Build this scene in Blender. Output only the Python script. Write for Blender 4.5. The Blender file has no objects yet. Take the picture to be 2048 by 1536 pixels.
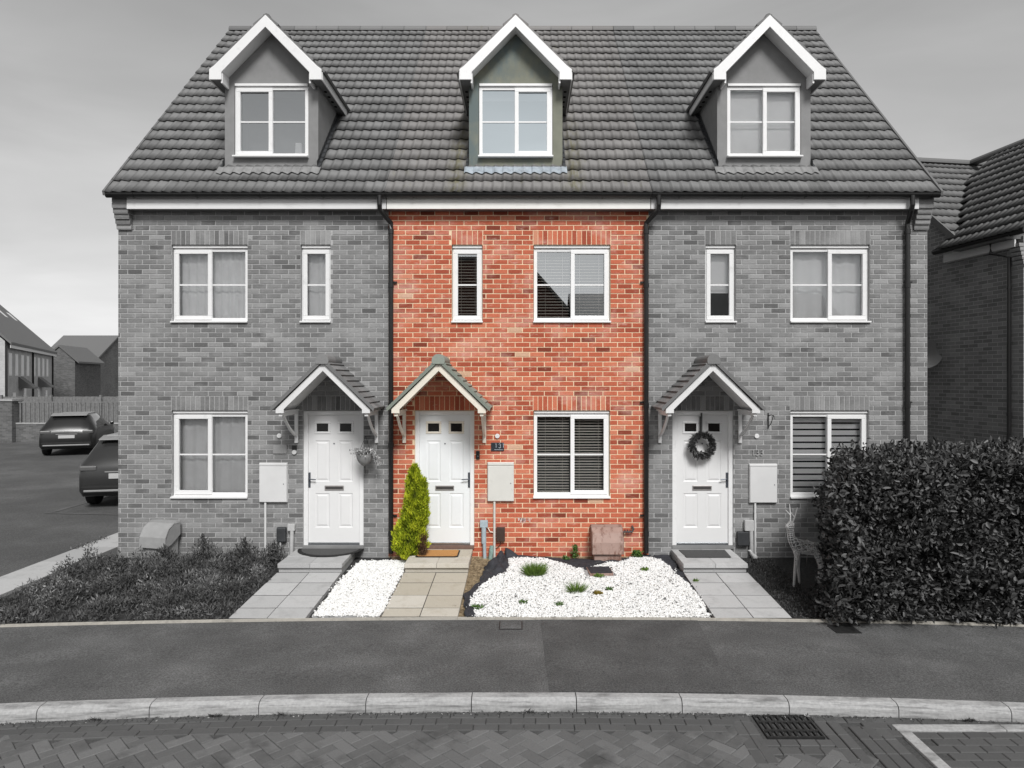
import bpy, math, random
import numpy as np
from mathutils import Vector
R = math.radians
random.seed(7)
rng = np.random.default_rng(11)
S = bpy.context.scene
C = S.collection
# ---------------------------------------------------------------- camera
CZ = 2.70                       # camera height above the foot of the house wall
cd = bpy.data.cameras.new("camera"); cam = bpy.data.objects.new("camera", cd); C.objects.link(cam)
cam.location = (0, 0, CZ); cam.rotation_euler = (R(90), 0, 0)
cd.sensor_width = 36.0; cd.lens = 24.0; cd.shift_x = -0.01025; cd.shift_y = -0.0039
cd.clip_start = 0.1; cd.clip_end = 2000
S.camera = cam
# ---------------------------------------------------------------- sky and sun
SUN_EL, SUN_AZ = 44.0, 166.0     # degrees; azimuth clockwise from +Y
w = bpy.data.worlds.new("World"); S.world = w; w.use_nodes = True
nt = w.node_tree; nt.nodes.clear()
sky = nt.nodes.new('ShaderNodeTexSky'); sky.sky_type = 'NISHITA'; sky.sun_disc = False
sky.sun_elevation = R(SUN_EL); sky.sun_rotation = R(SUN_AZ); sky.dust_density = 0.4; sky.air_density = 1.0
hs = nt.nodes.new('ShaderNodeHueSaturation'); hs.inputs['Saturation'].default_value = 0.0
tc = nt.nodes.new('ShaderNodeTexCoord'); mp = nt.nodes.new('ShaderNodeMapping')
mp.inputs['Rotation'].default_value = (0, R(-28), R(20)); mp.inputs['Scale'].default_value = (1.2, 2.0, 5.0)
nz = nt.nodes.new('ShaderNodeTexNoise'); nz.inputs['Scale'].default_value = 1.3; nz.inputs['Detail'].default_value = 5; nz.inputs['Distortion'].default_value = 0.5
mr = nt.nodes.new('ShaderNodeMapRange'); mr.inputs[1].default_value = .3; mr.inputs[2].default_value = .75; mr.inputs[3].default_value = .88; mr.inputs[4].default_value = 1.30
mx = nt.nodes.new('ShaderNodeMix'); mx.data_type = 'RGBA'; mx.blend_type = 'MULTIPLY'; mx.inputs[0].default_value = 1
bg = nt.nodes.new('ShaderNodeBackground'); bg.inputs['Strength'].default_value = 0.083
wo = nt.nodes.new('ShaderNodeOutputWorld')
L = nt.links.new
gm = nt.nodes.new('ShaderNodeGamma'); gm.inputs['Gamma'].default_value = .95
L(sky.outputs[0], hs.inputs['Color']); L(hs.outputs[0], gm.inputs[0]); L(tc.outputs['Generated'], mp.inputs[0]); L(mp.outputs[0], nz.inputs['Vector'])
L(nz.outputs[0], mr.inputs[0]); L(gm.outputs[0], mx.inputs[6]); L(mr.outputs[0], mx.inputs[7])
L(mx.outputs[2], bg.inputs['Color']); L(bg.outputs[0], wo.inputs[0])
sl = bpy.data.lights.new("sun", 'SUN'); sl.energy = 2.6; sl.angle = R(18); sl.color = (1, .992, .98)
so = bpy.data.objects.new("sun", sl); C.objects.link(so)
sd = Vector((math.sin(R(SUN_AZ))*math.cos(R(SUN_EL)), math.cos(R(SUN_AZ))*math.cos(R(SUN_EL)), math.sin(R(SUN_EL))))
so.location = sd*50; so.rotation_euler = (-sd).to_track_quat('-Z', 'Y').to_euler()
S.view_settings.view_transform = 'Standard'; S.view_settings.look = 'None'; S.view_settings.exposure = 0.45; S.view_settings.gamma = 1
S.view_settings.use_curve_mapping = False
S.render.engine = 'CYCLES'

# ---------------------------------------------------------------- materials
def g(v): return (v, v, v, 1)
def col(c): return c if isinstance(c, tuple) and len(c) == 4 else ((c[0], c[1], c[2], 1) if isinstance(c, tuple) else g(c))
def ramp(nt, stops, interp='LINEAR'):
    n = nt.nodes.new('ShaderNodeValToRGB'); n.color_ramp.interpolation = interp
    e = n.color_ramp.elements
    while len(e) < len(stops): e.new(0.5)
    for el, (p, c) in zip(e, stops): el.position = p; el.color = col(c)
    return n
def newmat(name, rough=.6, spec=.4, metal=0):
    m = bpy.data.materials.new(name); m.use_nodes = True
    b = m.node_tree.nodes['Principled BSDF']
    b.inputs['Roughness'].default_value = rough; b.inputs['Metallic'].default_value = metal
    b.inputs['Specular IOR Level'].default_value = spec
    return m, m.node_tree, b
def noise(nt, scale, detail=4, vec=None, rough=.6, coord='Object', sc3=None):
    t = nt.nodes.new('ShaderNodeTexCoord'); n = nt.nodes.new('ShaderNodeTexNoise')
    n.inputs['Scale'].default_value = scale; n.inputs['Detail'].default_value = detail; n.inputs['Roughness'].default_value = rough
    src = t.outputs[coord]
    if sc3:
        mpp = nt.nodes.new('ShaderNodeMapping'); mpp.inputs['Scale'].default_value = sc3
        nt.links.new(src, mpp.inputs[0]); src = mpp.outputs[0]
    nt.links.new(src, n.inputs['Vector']); return n
def mixc(nt, fac, a, b, mode='MIX'):
    m = nt.nodes.new('ShaderNodeMix'); m.data_type = 'RGBA'; m.blend_type = mode
    for i, v in ((0, fac), (6, a), (7, b)):
        if isinstance(v, bpy.types.NodeSocket): nt.links.new(v, m.inputs[i])
        elif i == 0: m.inputs[0].default_value = v
        else: m.inputs[i].default_value = col(v)
    return m.outputs[2]
def bump(nt, b, h, strength=.3, dist=.01):
    n = nt.nodes.new('ShaderNodeBump'); n.inputs['Strength'].default_value = strength; n.inputs['Distance'].default_value = dist
    nt.links.new(h, n.inputs['Height']); nt.links.new(n.outputs[0], b.inputs['Normal'])
def attr(nt, name='rnd'):
    a = nt.nodes.new('ShaderNodeAttribute'); a.attribute_name = name; return a.outputs['Fac']
def plain(name, c, rough=.5, spec=.4, var=.12, scale=6, metal=0, bmp=0.0, dirt=None):
    """a base colour with slight wear; dirt = (colour, scale, low, high)"""
    m, nt, b = newmat(name, rough, spec, metal)
    n = noise(nt, scale, 5)
    c = col(c)
    r = ramp(nt, [(.3, tuple(x*(1-var) for x in c[:3])), (.7, tuple(min(1, x*(1+var)) for x in c[:3]))])
    nt.links.new(n.outputs[0], r.inputs[0]); out = r.outputs[0]
    if dirt:
        dn = noise(nt, dirt[1], 8, rough=.7, sc3=dirt[4] if len(dirt) > 4 else None)
        dr = ramp(nt, [(dirt[2], 0.0), (dirt[3], 1.0)]); nt.links.new(dn.outputs[0], dr.inputs[0])
        out = mixc(nt, dr.outputs[0], out, dirt[0])
    nt.links.new(out, b.inputs['Base Color'])
    if bmp:
        n2 = noise(nt, 120, 6); bump(nt, b, n2.outputs[0], bmp, .004)
    return m
def rndmat(name, stops, rough=.7, spec=.3, nscale=60, nvar=.15, bmp=.25, extra=None, big=None, interp='LINEAR'):
    """colour picked per element through the face attribute, then mottled"""
    m, nt, b = newmat(name, rough, spec)
    r = ramp(nt, stops, interp); nt.links.new(attr(nt), r.inputs[0])
    n = noise(nt, nscale, 6, rough=.7)
    nr = ramp(nt, [(.3, 1-nvar), (.7, 1+nvar)]); nr.color_ramp.elements[1].color = (1, 1, 1, 1)
    nt.links.new(n.outputs[0], nr.inputs[0])
    out = mixc(nt, 1.0, r.outputs[0], nr.outputs[0], 'MULTIPLY')
    if big:
        for (c, sc, lo, hi, amt, s3) in big:
            dn = noise(nt, sc, 6, rough=.65, sc3=s3); dr = ramp(nt, [(lo, 0.0), (hi, amt)]); nt.links.new(dn.outputs[0], dr.inputs[0])
            out = mixc(nt, dr.outputs[0], out, c)
    if extra: out = extra(nt, out)
    nt.links.new(out, b.inputs['Base Color'])
    if bmp: bump(nt, b, n.outputs[0], bmp, .003)
    return m
M = {}
def asphalt(name, c, c2, sc):
    m, nt, b = newmat(name, .9, .25)
    n1 = noise(nt, 60, 8, rough=.8); r1 = ramp(nt, [(.40, .50), (.5, .90), (.60, 1.3)]); nt.links.new(n1.outputs[0], r1.inputs[0])
    n2 = noise(nt, sc, 7, rough=.65); r2 = ramp(nt, [(.38, c*.82), (.52, c), (.72, c2)]); nt.links.new(n2.outputs[0], r2.inputs[0])
    out = mixc(nt, 1.0, r2.outputs[0], r1.outputs[0], 'MULTIPLY')
    v = nt.nodes.new('ShaderNodeTexVoronoi'); v.inputs['Scale'].default_value = 45; t = nt.nodes.new('ShaderNodeTexCoord'); nt.links.new(t.outputs['Object'], v.inputs['Vector'])
    r3 = ramp(nt, [(.05, 1.0), (.11, 0.0)]); nt.links.new(v.outputs['Distance'], r3.inputs[0])
    n4 = noise(nt, 9, 3); r4 = ramp(nt, [(.5, 0.0), (.62, .55)]); nt.links.new(n4.outputs[0], r4.inputs[0])
    k = nt.nodes.new('ShaderNodeMath'); k.operation = 'MULTIPLY'; nt.links.new(r3.outputs[0], k.inputs[0]); nt.links.new(r4.outputs[0], k.inputs[1])
    out = mixc(nt, k.outputs[0], out, .30)
    n5 = noise(nt, 3.1, 5, rough=.7, sc3=(.6, 1.6, 1)); r5 = ramp(nt, [(.66, 0.0), (.74, .6)]); nt.links.new(n5.outputs[0], r5.inputs[0])
    out = mixc(nt, r5.outputs[0], out, .045)
    nt.links.new(out, b.inputs['Base Color']); bump(nt, b, n1.outputs[0], .9, .006)
    return m
M['brick_red'] = rndmat('brick_red', [(0, (.20, .042, .022)), (.10, (.36, .075, .040)), (.40, (.50, .118, .062)), (.8, (.63, .178, .098)), (.97, (.66, .25, .15)), (1, (.66, .42, .28))],
    rough=.85, nscale=45, nvar=.30, bmp=.5, big=[((.66, .41, .35), 1.3, .50, .70, .60, (1, 1, 1.8)), ((.72, .52, .45), 11, .58, .76, .6, (.6, 1, 1.6))])
M['brick_grey'] = rndmat('brick_grey', [(0, .115), (.25, .175), (.6, .235), (.9, .31), (1, .36)], rough=.85, nscale=45, nvar=.3, bmp=.5,
    big=[(.42, 1.6, .48, .75, .5, (1, 1, 1.6)), (.44, 14, .58, .8, .4, (.6, 1, 1.6))])
M['mortar_cream'] = plain('mortar_cream', (.78, .61, .42), .9, .2, .15, 30, bmp=.5)
M['mortar_grey'] = plain('mortar_grey', .40, .9, .2, .15, 30, bmp=.5)
def brickproc(name, c1, c2, mo, off=0.0, scale=1.0):
    m, nt, b = newmat(name, .88, .25)
    t = nt.nodes.new('ShaderNodeTexCoord'); sp = nt.nodes.new('ShaderNodeSeparateXYZ'); ad = nt.nodes.new('ShaderNodeMath'); cb = nt.nodes.new('ShaderNodeCombineXYZ')
    nt.links.new(t.outputs['Object'], sp.inputs[0]); nt.links.new(sp.outputs[0], ad.inputs[0]); nt.links.new(sp.outputs[1], ad.inputs[1])
    nt.links.new(ad.outputs[0], cb.inputs[0]); nt.links.new(sp.outputs[2], cb.inputs[1])
    k = nt.nodes.new('ShaderNodeTexBrick'); nt.links.new(cb.outputs[0], k.inputs['Vector'])
    k.inputs['Scale'].default_value = 1; k.inputs['Brick Width'].default_value = .225*scale; k.inputs['Row Height'].default_value = .075*scale
    k.inputs['Mortar Size'].default_value = .005*scale; k.inputs['Mortar Smooth'].default_value = .1
    k.inputs['Color1'].default_value = col(c1); k.inputs['Color2'].default_value = col(c2); k.inputs['Mortar'].default_value = col(mo)
    n = noise(nt, 1.2, 6); r = ramp(nt, [(.3, .72), (.7, 1.0)]); nt.links.new(n.outputs[0], r.inputs[0])
    out = mixc(nt, 1.0, k.outputs[0], r.outputs[0], 'MULTIPLY')
    nt.links.new(out, b.inputs['Base Color'])
    inv = nt.nodes.new('ShaderNodeMath'); inv.operation = 'SUBTRACT'; inv.inputs[0].default_value = 1; nt.links.new(k.outputs['Fac'], inv.inputs[1])
    bump(nt, b, inv.outputs[0], .6, .006)
    return m
M['brick_dark'] = brickproc('brick_dark', .20, .34, .50)
M['brick_far'] = brickproc('brick_far', .46, .54, .55)
M['brick_mid'] = brickproc('brick_mid', .10, .17, .20)
M['brick_side'] = brickproc('brick_side', .2, .3, .4)
M['brick_opp'] = brickproc('brick_opp', (.07, .025, .016), (.12, .035, .02), (.12, .1, .08))
def moss(nt, out):
    t = nt.nodes.new('ShaderNodeTexCoord'); sp = nt.nodes.new('ShaderNodeSeparateXYZ'); nt.links.new(t.outputs['Object'], sp.inputs[0])
    def mth(op, a, b=None):
        n = nt.nodes.new('ShaderNodeMath'); n.operation = op
        for i, v in enumerate((a, b)):
            if v is None: continue
            if isinstance(v, bpy.types.NodeSocket): nt.links.new(v, n.inputs[i])
            else: n.inputs[i].default_value = v
        return n.outputs[0]
    dx = mth('ABSOLUTE', mth('ADD', sp.outputs[0], .046)); side = mth('ABSOLUTE', mth('SUBTRACT', dx, .90))
    r1 = ramp(nt, [(0.0, 1.0), (.20, 0.0)]); nt.links.new(side, r1.inputs[0])
    mz = nt.nodes.new('ShaderNodeMapRange'); mz.inputs[1].default_value = 7.6; mz.inputs[2].default_value = 6.6; nt.links.new(sp.outputs[2], mz.inputs[0])
    n = noise(nt, 5, 5, sc3=(4, 1, 1)); rn_ = ramp(nt, [(.38, 0.0), (.6, 1.0)]); nt.links.new(n.outputs[0], rn_.inputs[0])
    f = mth('MULTIPLY', mth('MULTIPLY', r1.outputs[0], mz.outputs[0]), mth('MULTIPLY', rn_.outputs[0], .75))
    return mixc(nt, f, out, (.115, .105, .04))
M['tile_c'] = rndmat('tile_brown_grey', [(0, (.150, .144, .141)), (1, (.200, .192, .188))], rough=.62, spec=.5, nscale=70, nvar=.12, bmp=.3,
    big=[((.12, .115, .06), 3, .60, .72, .35, (3, 1, .5))], extra=moss)
M['tile_g'] = rndmat('tile_grey', [(0, .12), (1, .175)], rough=.62, spec=.5, nscale=70, nvar=.12, bmp=.3)
M['tile_dark'] = rndmat('tile_dark_grey', [(0, .12), (1, .17)], rough=.65, nscale=70, nvar=.12, bmp=.3)
M['tile_canopy'] = rndmat('tile_moss', [(0, (.21, .235, .20)), (1, (.29, .32, .28))], rough=.8, nscale=40, nvar=.15, bmp=.4)
M['tile_canopy_g'] = rndmat('tile_canopy_grey', [(0, .16), (1, .25)], rough=.8, nscale=40, nvar=.15, bmp=.4)
M['white'] = plain('white_pvc', .80, .32, .5, .03, 3, dirt=(.60, 6, .58, .85))
M['white_g'] = plain('white_pvc_grey', .74, .35, .5, .03, 3, dirt=(.52, 6, .56, .85))
M['cream'] = plain('cream_paint', (.74, .69, .60), .5, .4, .05, 5, dirt=((.45, .40, .32), 9, .60, .85))
M['cream_g'] = plain('pale_paint', .68, .5, .4, .05, 5)
M['fascia'] = plain('white_fascia', (.76, .75, .72), .45, .4, .03, 4, dirt=((.45, .43, .38), 3, .58, .8, (1, 1, 6)))
M['fascia_g'] = plain('white_fascia_grey', .66, .45, .4, .03, 4, dirt=(.42, 3, .58, .8, (1, 1, 6)))
M['door_white'] = plain('door_white', (.77, .79, .80), .38, .5, .015, 3)
M['door_g'] = plain('door_pale', .70, .4, .5, .02, 3)
M['black'] = plain('black_plastic', .012, .35, .5, .2, 8)
M['rubber'] = plain('rubber', .015, .8, .3, .2, 12)
M['lead'] = plain('lead_flashing', (.29, .33, .37), .55, .5, .25, 9, dirt=((.40, .43, .46), 12, .5, .75))
M['lead_dark'] = plain('dark_lead', (.035, .037, .04), .6, .5, .3, 9)
M['lead_g'] = plain('grey_lead', .22, .6, .4, .2, 9)
M['render_c'] = plain('render_olive', (.20, .205, .165), .85, .2, .12, 4, bmp=.4, dirt=((.13, .16, .16), 1.2, .45, .6, (1, 1, .6)))
M['render_g'] = plain('render_grey', .23, .85, .2, .1, 4, bmp=.4)
M['soffit'] = plain('soffit_grey', (.16, .16, .16), .6, .3, .1)
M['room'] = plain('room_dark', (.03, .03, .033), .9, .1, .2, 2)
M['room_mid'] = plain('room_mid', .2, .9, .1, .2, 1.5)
M['blind_cream'] = plain('blind_cream', (.90, .87, .80), .5, .4, .05)
M['blind_white'] = plain('blind_white', .92, .6, .3, .04, 2)
M['curtain'] = plain('net_curtain', .66, .8, .2, .1, 4)
M['metal'] = plain('brushed_metal', (.42, .44, .46), .3, .5, .1, 30, 1)
M['handle'] = plain('grey_metal', (.11, .12, .14), .35, .5, .1, 30, .6)
M['letter'] = plain('letterbox_metal', (.40, .38, .37), .35, .5, .1, 30, .5)
M['letter_dark'] = plain('letter_flap', (.07, .065, .065), .4, .5, .1, 30, .3)
M['asphalt_pave'] = asphalt('asphalt_pave', .116, .16, 1.3)
M['asphalt_patch'] = asphalt('asphalt_patch', .094, .12, 1.7)
M['asphalt_court'] = asphalt('asphalt_court', .105, .15, .5)
M['kerb'] = plain('kerb_concrete', .38, .85, .25, .16, 40, bmp=.8, dirt=(.14, 5, .47, .70, (.5, 1, 7)))
M['edging'] = plain('edging_concrete', (.40, .38, .34), .85, .25, .12, 20, bmp=.5, dirt=((.2, .19, .17), 6, .55, .75))
M['slab_c'] = rndmat('slab_beige', [(0, (.46, .42, .345)), (1, (.60, .57, .51))], rough=.85, nscale=60, nvar=.14, bmp=.5, big=[((.33, .29, .22), 4.5, .52, .74, .55, None), ((.14, .11, .08), 11, .64, .80, .6, None)])
M['slab_g'] = rndmat('slab_grey', [(0, .40), (1, .52)], rough=.85, nscale=60, nvar=.14, bmp=.5, big=[(.28, 4, .52, .74, .6, None), (.10, 10, .64, .80, .65, None)])
M['block'] = rndmat('block_paving', [(0, .112), (.5, .138), (1, .168)], rough=.88, nscale=80, nvar=.22, bmp=.6, big=[(.055, 2.2, .52, .70, .8, None), (.19, 7, .58, .8, .5, None)])
M['block_dark'] = rndmat('block_dark', [(0, .086), (1, .105)], rough=.88, nscale=80, nvar=.2, bmp=.6, big=[(.13, 3, .55, .8, .5, None)])
M['joint'] = plain('joint_sand', .075, .95, .1, .3, 60)
M['soil'] = plain('soil', .045, .95, .1, .4, 25, bmp=.8)
M['soil_c'] = plain('soil_straw', (.30, .235, .15), .95, .1, .45, 26, bmp=1.0, dirt=((.085, .06, .035), 14, .45, .65))
M['gravel_bed'] = plain('gravel_bed', .36, .9, .2, .2, 60)
M['pebble'] = rndmat('white_pebble', [(0, (.30, .28, .25)), (.05, (.60, .59, .57)), (.12, (.76, .76, .75)), (1, (.88, .88, .87))], rough=.6, nscale=30, nvar=.06, bmp=0)
M['fabric'] = plain('membrane', (.035, .036, .042), .8, .3, .3, 15, bmp=.6)
M['ground'] = plain('ground', .10, .95, .1, .2, 3)
M['coir'] = plain('coir', (.45, .23, .085), .95, .1, .35, 160, bmp=1.0)
M['mat_dark'] = plain('mat_grey', .08, .95, .1, .2, 60, bmp=.8)
M['meter'] = plain('meter_grp', (.62, .615, .58), .5, .4, .04, 4, dirt=((.38, .37, .33), 2.5, .55, .8))
M['meter_g'] = plain('meter_grp_grey', .62, .5, .4, .04, 4)
M['pipe_blue'] = plain('pipe_blue_grey', (.36, .43, .47), .5, .4, .15, 12)
M['pipe_green'] = plain('pipe_green', (.22, .32, .29), .5, .4, .35, 14)
M['pipe_g'] = plain('pipe_pale', .45, .5, .4, .1, 12)
M['brown'] = plain('brown_plastic', (.055, .036, .028), .45, .4, .15, 12)
M['gas_brown'] = plain('gas_brown', (.34, .235, .20), .65, .3, .1, 8, bmp=.3, dirt=((.19, .105, .08), 5.5, .50, .60, (1.6, 1, .7)))
M['sillbrown'] = plain('brown_sill', (.16, .10, .08), .7, .3, .15, 12)
M['gas_g'] = plain('gas_grey', .29, .7, .3, .1, 8, bmp=.3)
M['plaque'] = plain('slate_plaque', (.022, .028, .036), .4, .5, .2, 12)
M['plaque_ink'] = plain('plaque_ink', (.62, .66, .72), .5, .4, .1)
M['plaque_g'] = plain('plaque_pale', .30, .5, .4, .15, 60)
M['digit_g'] = plain('digit_pale', .36, .5, .4, .1)
M['cable'] = plain('cable', .02, .6, .3, .1)
M['car_dark'] = plain('car_paint_dark', .012, .30, .6, .05, 2)
M['car_grey'] = plain('car_paint_grey', .024, .28, .6, .05, 2)
M['car_glass'] = plain('car_glass', .02, .05, .8, .05, 2)
M['plate'] = plain('number_plate', .45, .4, .4, .05, 4)
M['lamp_red'] = plain('lamp_grey', .09, .4, .6, .2, 8)
M['chrome'] = plain('chrome_grey', .26, .5, .4, .1, 8, .2)
M['fence'] = plain('fence_grey', .17, .9, .2, .25, 9)
M['deer'] = plain('deer_white', .55, .6, .3, .1, 12)
M['iron'] = plain('iron_grate', .035, .55, .5, .3, 20, .5)
M['hole'] = plain('hole_dark', .003, 1, 0, .1)
M['efflo'] = plain('lime_deposit', (.62, .52, .50), .95, .1, .1, 20)
def leafmat(name, stops, rough=.5, spec=.4, trans=0.0):
    m, nt, b = newmat(name, rough, spec)
    r = ramp(nt, stops); nt.links.new(attr(nt), r.inputs[0]); nt.links.new(r.outputs[0], b.inputs['Base Color'])
    return m
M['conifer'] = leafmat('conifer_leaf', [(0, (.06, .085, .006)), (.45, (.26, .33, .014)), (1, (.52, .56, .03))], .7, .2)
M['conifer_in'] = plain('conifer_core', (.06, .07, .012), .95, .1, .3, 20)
M['conifer_dry'] = leafmat('conifer_dry', [(0, (.05, .028, .016)), (1, (.14, .08, .045))], .9, .1)
M['hedge'] = leafmat('hedge_leaf', [(0, .024), (.5, .070), (.9, .15), (1, .24)], .52, .4)
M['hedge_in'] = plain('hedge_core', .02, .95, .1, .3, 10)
M['weed_g'] = leafmat('weed_leaf_grey', [(0, .035), (.6, .105), (.93, .20), (1, .34)], .7, .2)
M['grass'] = leafmat('grass_green', [(0, (.05, .10, .015)), (1, (.17, .27, .045))], .6, .3)
M['ivy'] = leafmat('ivy_green', [(0, (.03, .075, .015)), (1, (.10, .19, .035))], .5, .4)
M['moss'] = leafmat('moss_brown', [(0, (.13, .11, .02)), (1, (.30, .22, .05))], .9, .1)
M['debris'] = leafmat('dry_debris', [(0, .03), (.7, .12), (1, .5)], .9, .1)
M['wreath'] = leafmat('wreath_leaf', [(0, .018), (.7, .05), (1, .16)], .6, .3)
M['flower_g'] = leafmat('flower_pale', [(0, .18), (1, .55)], .7, .2)
M['curtain'] = plain('net_curtain', .88, .8, .2, .06, 4)
def glassmat(name, base, tint=(.9, .93, .95)):
    m = bpy.data.materials.new(name); m.use_nodes = True; nt = m.node_tree; nt.nodes.clear()
    o = nt.nodes.new('ShaderNodeOutputMaterial'); mi = nt.nodes.new('ShaderNodeMixShader')
    tr = nt.nodes.new('ShaderNodeBsdfTransparent'); gl = nt.nodes.new('ShaderNodeBsdfGlossy'); fr = nt.nodes.new('ShaderNodeFresnel')
    mrr = nt.nodes.new('ShaderNodeMapRange'); mrr.inputs[1].default_value = 0; mrr.inputs[2].default_value = 1; mrr.inputs[3].default_value = base; mrr.inputs[4].default_value = 1
    tr.inputs[0].default_value = g(.99); gl.inputs[0].default_value = (*tint, 1); gl.inputs['Roughness'].default_value = .0
    fr.inputs[0].default_value = 1.5
    nt.links.new(fr.outputs[0], mrr.inputs[0]); nt.links.new(mrr.outputs[0], mi.inputs[0]); nt.links.new(tr.outputs[0], mi.inputs[1]); nt.links.new(gl.outputs[0], mi.inputs[2]); nt.links.new(mi.outputs[0], o.inputs[0])
    return m
M['glass'] = glassmat('window_glass', .05)
M['glass_hi'] = glassmat('window_glass_coated', .34)
M['glass_blue'] = glassmat('window_glass_blue', .72, (.86, .95, 1.0))

# ---------------------------------------------------------------- mesh builder
class MB:
    def __init__(s): s.v = []; s.f = []; s.r = []; s.m = []
    def face(s, pts, r=.5, m=0):
        n = len(s.v); s.v += [tuple(p) for p in pts]; s.f.append(tuple(range(n, n+len(pts)))); s.r.append(r); s.m.append(m)
    def box(s, x0, x1, y0, y1, z0, z1, r=.5, m=0):
        n = len(s.v)
        s.v += [(x0,y0,z0),(x1,y0,z0),(x1,y1,z0),(x0,y1,z0),(x0,y0,z1),(x1,y0,z1),(x1,y1,z1),(x0,y1,z1)]
        for q in ((0,3,2,1),(4,5,6,7),(0,1,5,4),(1,2,6,5),(2,3,7,6),(3,0,4,7)):
            s.f.append(tuple(n+i for i in q)); s.r.append(r); s.m.append(m)
        return s
    def prism(s, poly, a0, a1, axis='Y', r=.5, m=0):
        """poly: 2D points; axis Y: (x,z) extruded in y; X: (y,z) extruded in x; Z: (x,y) extruded in z"""
        def P(p, a): return {'Y': (p[0], a, p[1]), 'X': (a, p[0], p[1]), 'Z': (p[0], p[1], a)}[axis]
        n = len(s.v); k = len(poly)
        s.v += [P(p, a0) for p in poly] + [P(p, a1) for p in poly]
        s.f.append(tuple(n+i for i in range(k))); s.f.append(tuple(n+k+i for i in reversed(range(k))))
        for i in range(k):
            j = (i+1) % k; s.f.append((n+i, n+k+i, n+k+j, n+j))
        s.r += [r]*(k+2); s.m += [m]*(k+2)
        return s
    def tube(s, pts, rad, n=10, r=.5, m=0, cap=True):
        pts = [Vector(p) for p in pts]; rings = []
        if not isinstance(rad, (list, tuple)): rad = [rad]*len(pts)
        up = Vector((0, 0, 1))
        for i, p in enumerate(pts):
            d = (pts[min(i+1, len(pts)-1)] - pts[max(i-1, 0)]).normalized()
            a = d.cross(up if abs(d.z) < .95 else Vector((0, 1, 0))).normalized(); b = a.cross(d).normalized()
            k0 = len(s.v)
            for k in range(n):
                t = 2*math.pi*k/n; s.v.append(tuple(p + (a*math.cos(t) + b*math.sin(t))*rad[i]))
            rings.append(k0)
        for q0, q1 in zip(rings, rings[1:]):
            for k in range(n):
                k2 = (k+1) % n; s.f.append((q0+k, q0+k2, q1+k2, q1+k)); s.r.append(r); s.m.append(m)
        if cap:
            s.f.append(tuple(rings[0]+k for k in reversed(range(n)))); s.f.append(tuple(rings[-1]+k for k in range(n))); s.r += [r, r]; s.m += [m, m]
        return s
    def disc(s, c, rad, y0, y1, n=20, r=.5, m=0):
        return s.prism([(c[0]+rad*math.cos(2*math.pi*k/n), c[1]+rad*math.sin(2*math.pi*k/n)) for k in range(n)], y0, y1, 'Y', r, m)
    def build(s, name, mats, parent=None, smooth=False, bevel=0, fix=True):
        if not isinstance(mats, (list, tuple)): mats = [mats]
        o3 = Vector(parent.get('org', (0, 0, 0))) if parent else Vector((0, 0, 0))
        me = bpy.data.meshes.new(name)
        me.from_pydata([(a-o3.x, b-o3.y, c-o3.z) for a, b, c in s.v], [], s.f)
        for mm in mats: me.materials.append(M[mm] if isinstance(mm, str) else mm)
        me.polygons.foreach_set('material_index', s.m)
        a = me.attributes.new('rnd', 'FLOAT', 'FACE'); a.data.foreach_set('value', s.r)
        if fix:
            import bmesh
            bm = bmesh.new(); bm.from_mesh(me); bmesh.ops.recalc_face_normals(bm, faces=bm.faces); bm.to_mesh(me); bm.free()
        if smooth: me.polygons.foreach_set('use_smooth', [True]*len(me.polygons))
        me.update()
        o = bpy.data.objects.new(name, me); C.objects.link(o)
        if parent is not None: o.parent = parent; o['org'] = tuple(o3)
        if bevel:
            b = o.modifiers.new('bevel', 'BEVEL'); b.width = bevel; b.segments = 2; b.limit_method = 'ANGLE'
        return o
def npmesh(name, V, F, rnd, mat, parent=None, smooth=False):
    """fast mesh: V (n,3), F (m,k) all the same k"""
    me = bpy.data.meshes.new(name); n, m, k = len(V), len(F), F.shape[1]
    o3 = np.array(parent.get('org', (0, 0, 0))) if parent else np.zeros(3)
    me.vertices.add(n); me.vertices.foreach_set('co', (V-o3).astype(np.float32).ravel())
    me.loops.add(m*k); me.loops.foreach_set('vertex_index', F.astype(np.int32).ravel())
    me.polygons.add(m); me.polygons.foreach_set('loop_start', np.arange(0, m*k, k, dtype=np.int32))
    try: me.polygons.foreach_set('loop_total', np.full(m, k, dtype=np.int32))
    except Exception: pass
    me.materials.append(M[mat]); a = me.attributes.new('rnd', 'FLOAT', 'FACE'); a.data.foreach_set('value', rnd.astype(np.float32))
    if smooth: me.polygons.foreach_set('use_smooth', np.ones(m, dtype=bool))
    me.update(calc_edges=True); me.validate()
    o = bpy.data.objects.new(name, me); C.objects.link(o)
    if parent is not None: o.parent = parent; o['org'] = tuple(o3)
    return o
def leaves(name, P, D, ln, wd, mat, parent=None, rnd=None, fold=.25):
    """P (n,3) leaf bases, D (n,3) directions, ln/wd arrays: a folded four point leaf each"""
    n = len(P); D = D/np.linalg.norm(D, axis=1, keepdims=True)
    q = rng.normal(size=(n, 3)); A = np.cross(D, q); A /= np.linalg.norm(A, axis=1, keepdims=True); B = np.cross(D, A)
    ln = np.broadcast_to(ln, n)[:, None]; wd = np.broadcast_to(wd, n)[:, None]
    mid = P + D*ln*.45
    V = np.stack([P, mid + A*wd*.5 + B*wd*fold, P + D*ln, mid - A*wd*.5 + B*wd*fold], 1).reshape(-1, 3)
    i = np.arange(n)*4
    F = np.stack([np.stack([i, i+1, i+2], 1), np.stack([i, i+2, i+3], 1)], 1).reshape(-1, 3)
    rn = rng.random(n) if rnd is None else rnd
    return npmesh(name, V, F, np.repeat(rn, 2), mat, parent)
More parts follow.
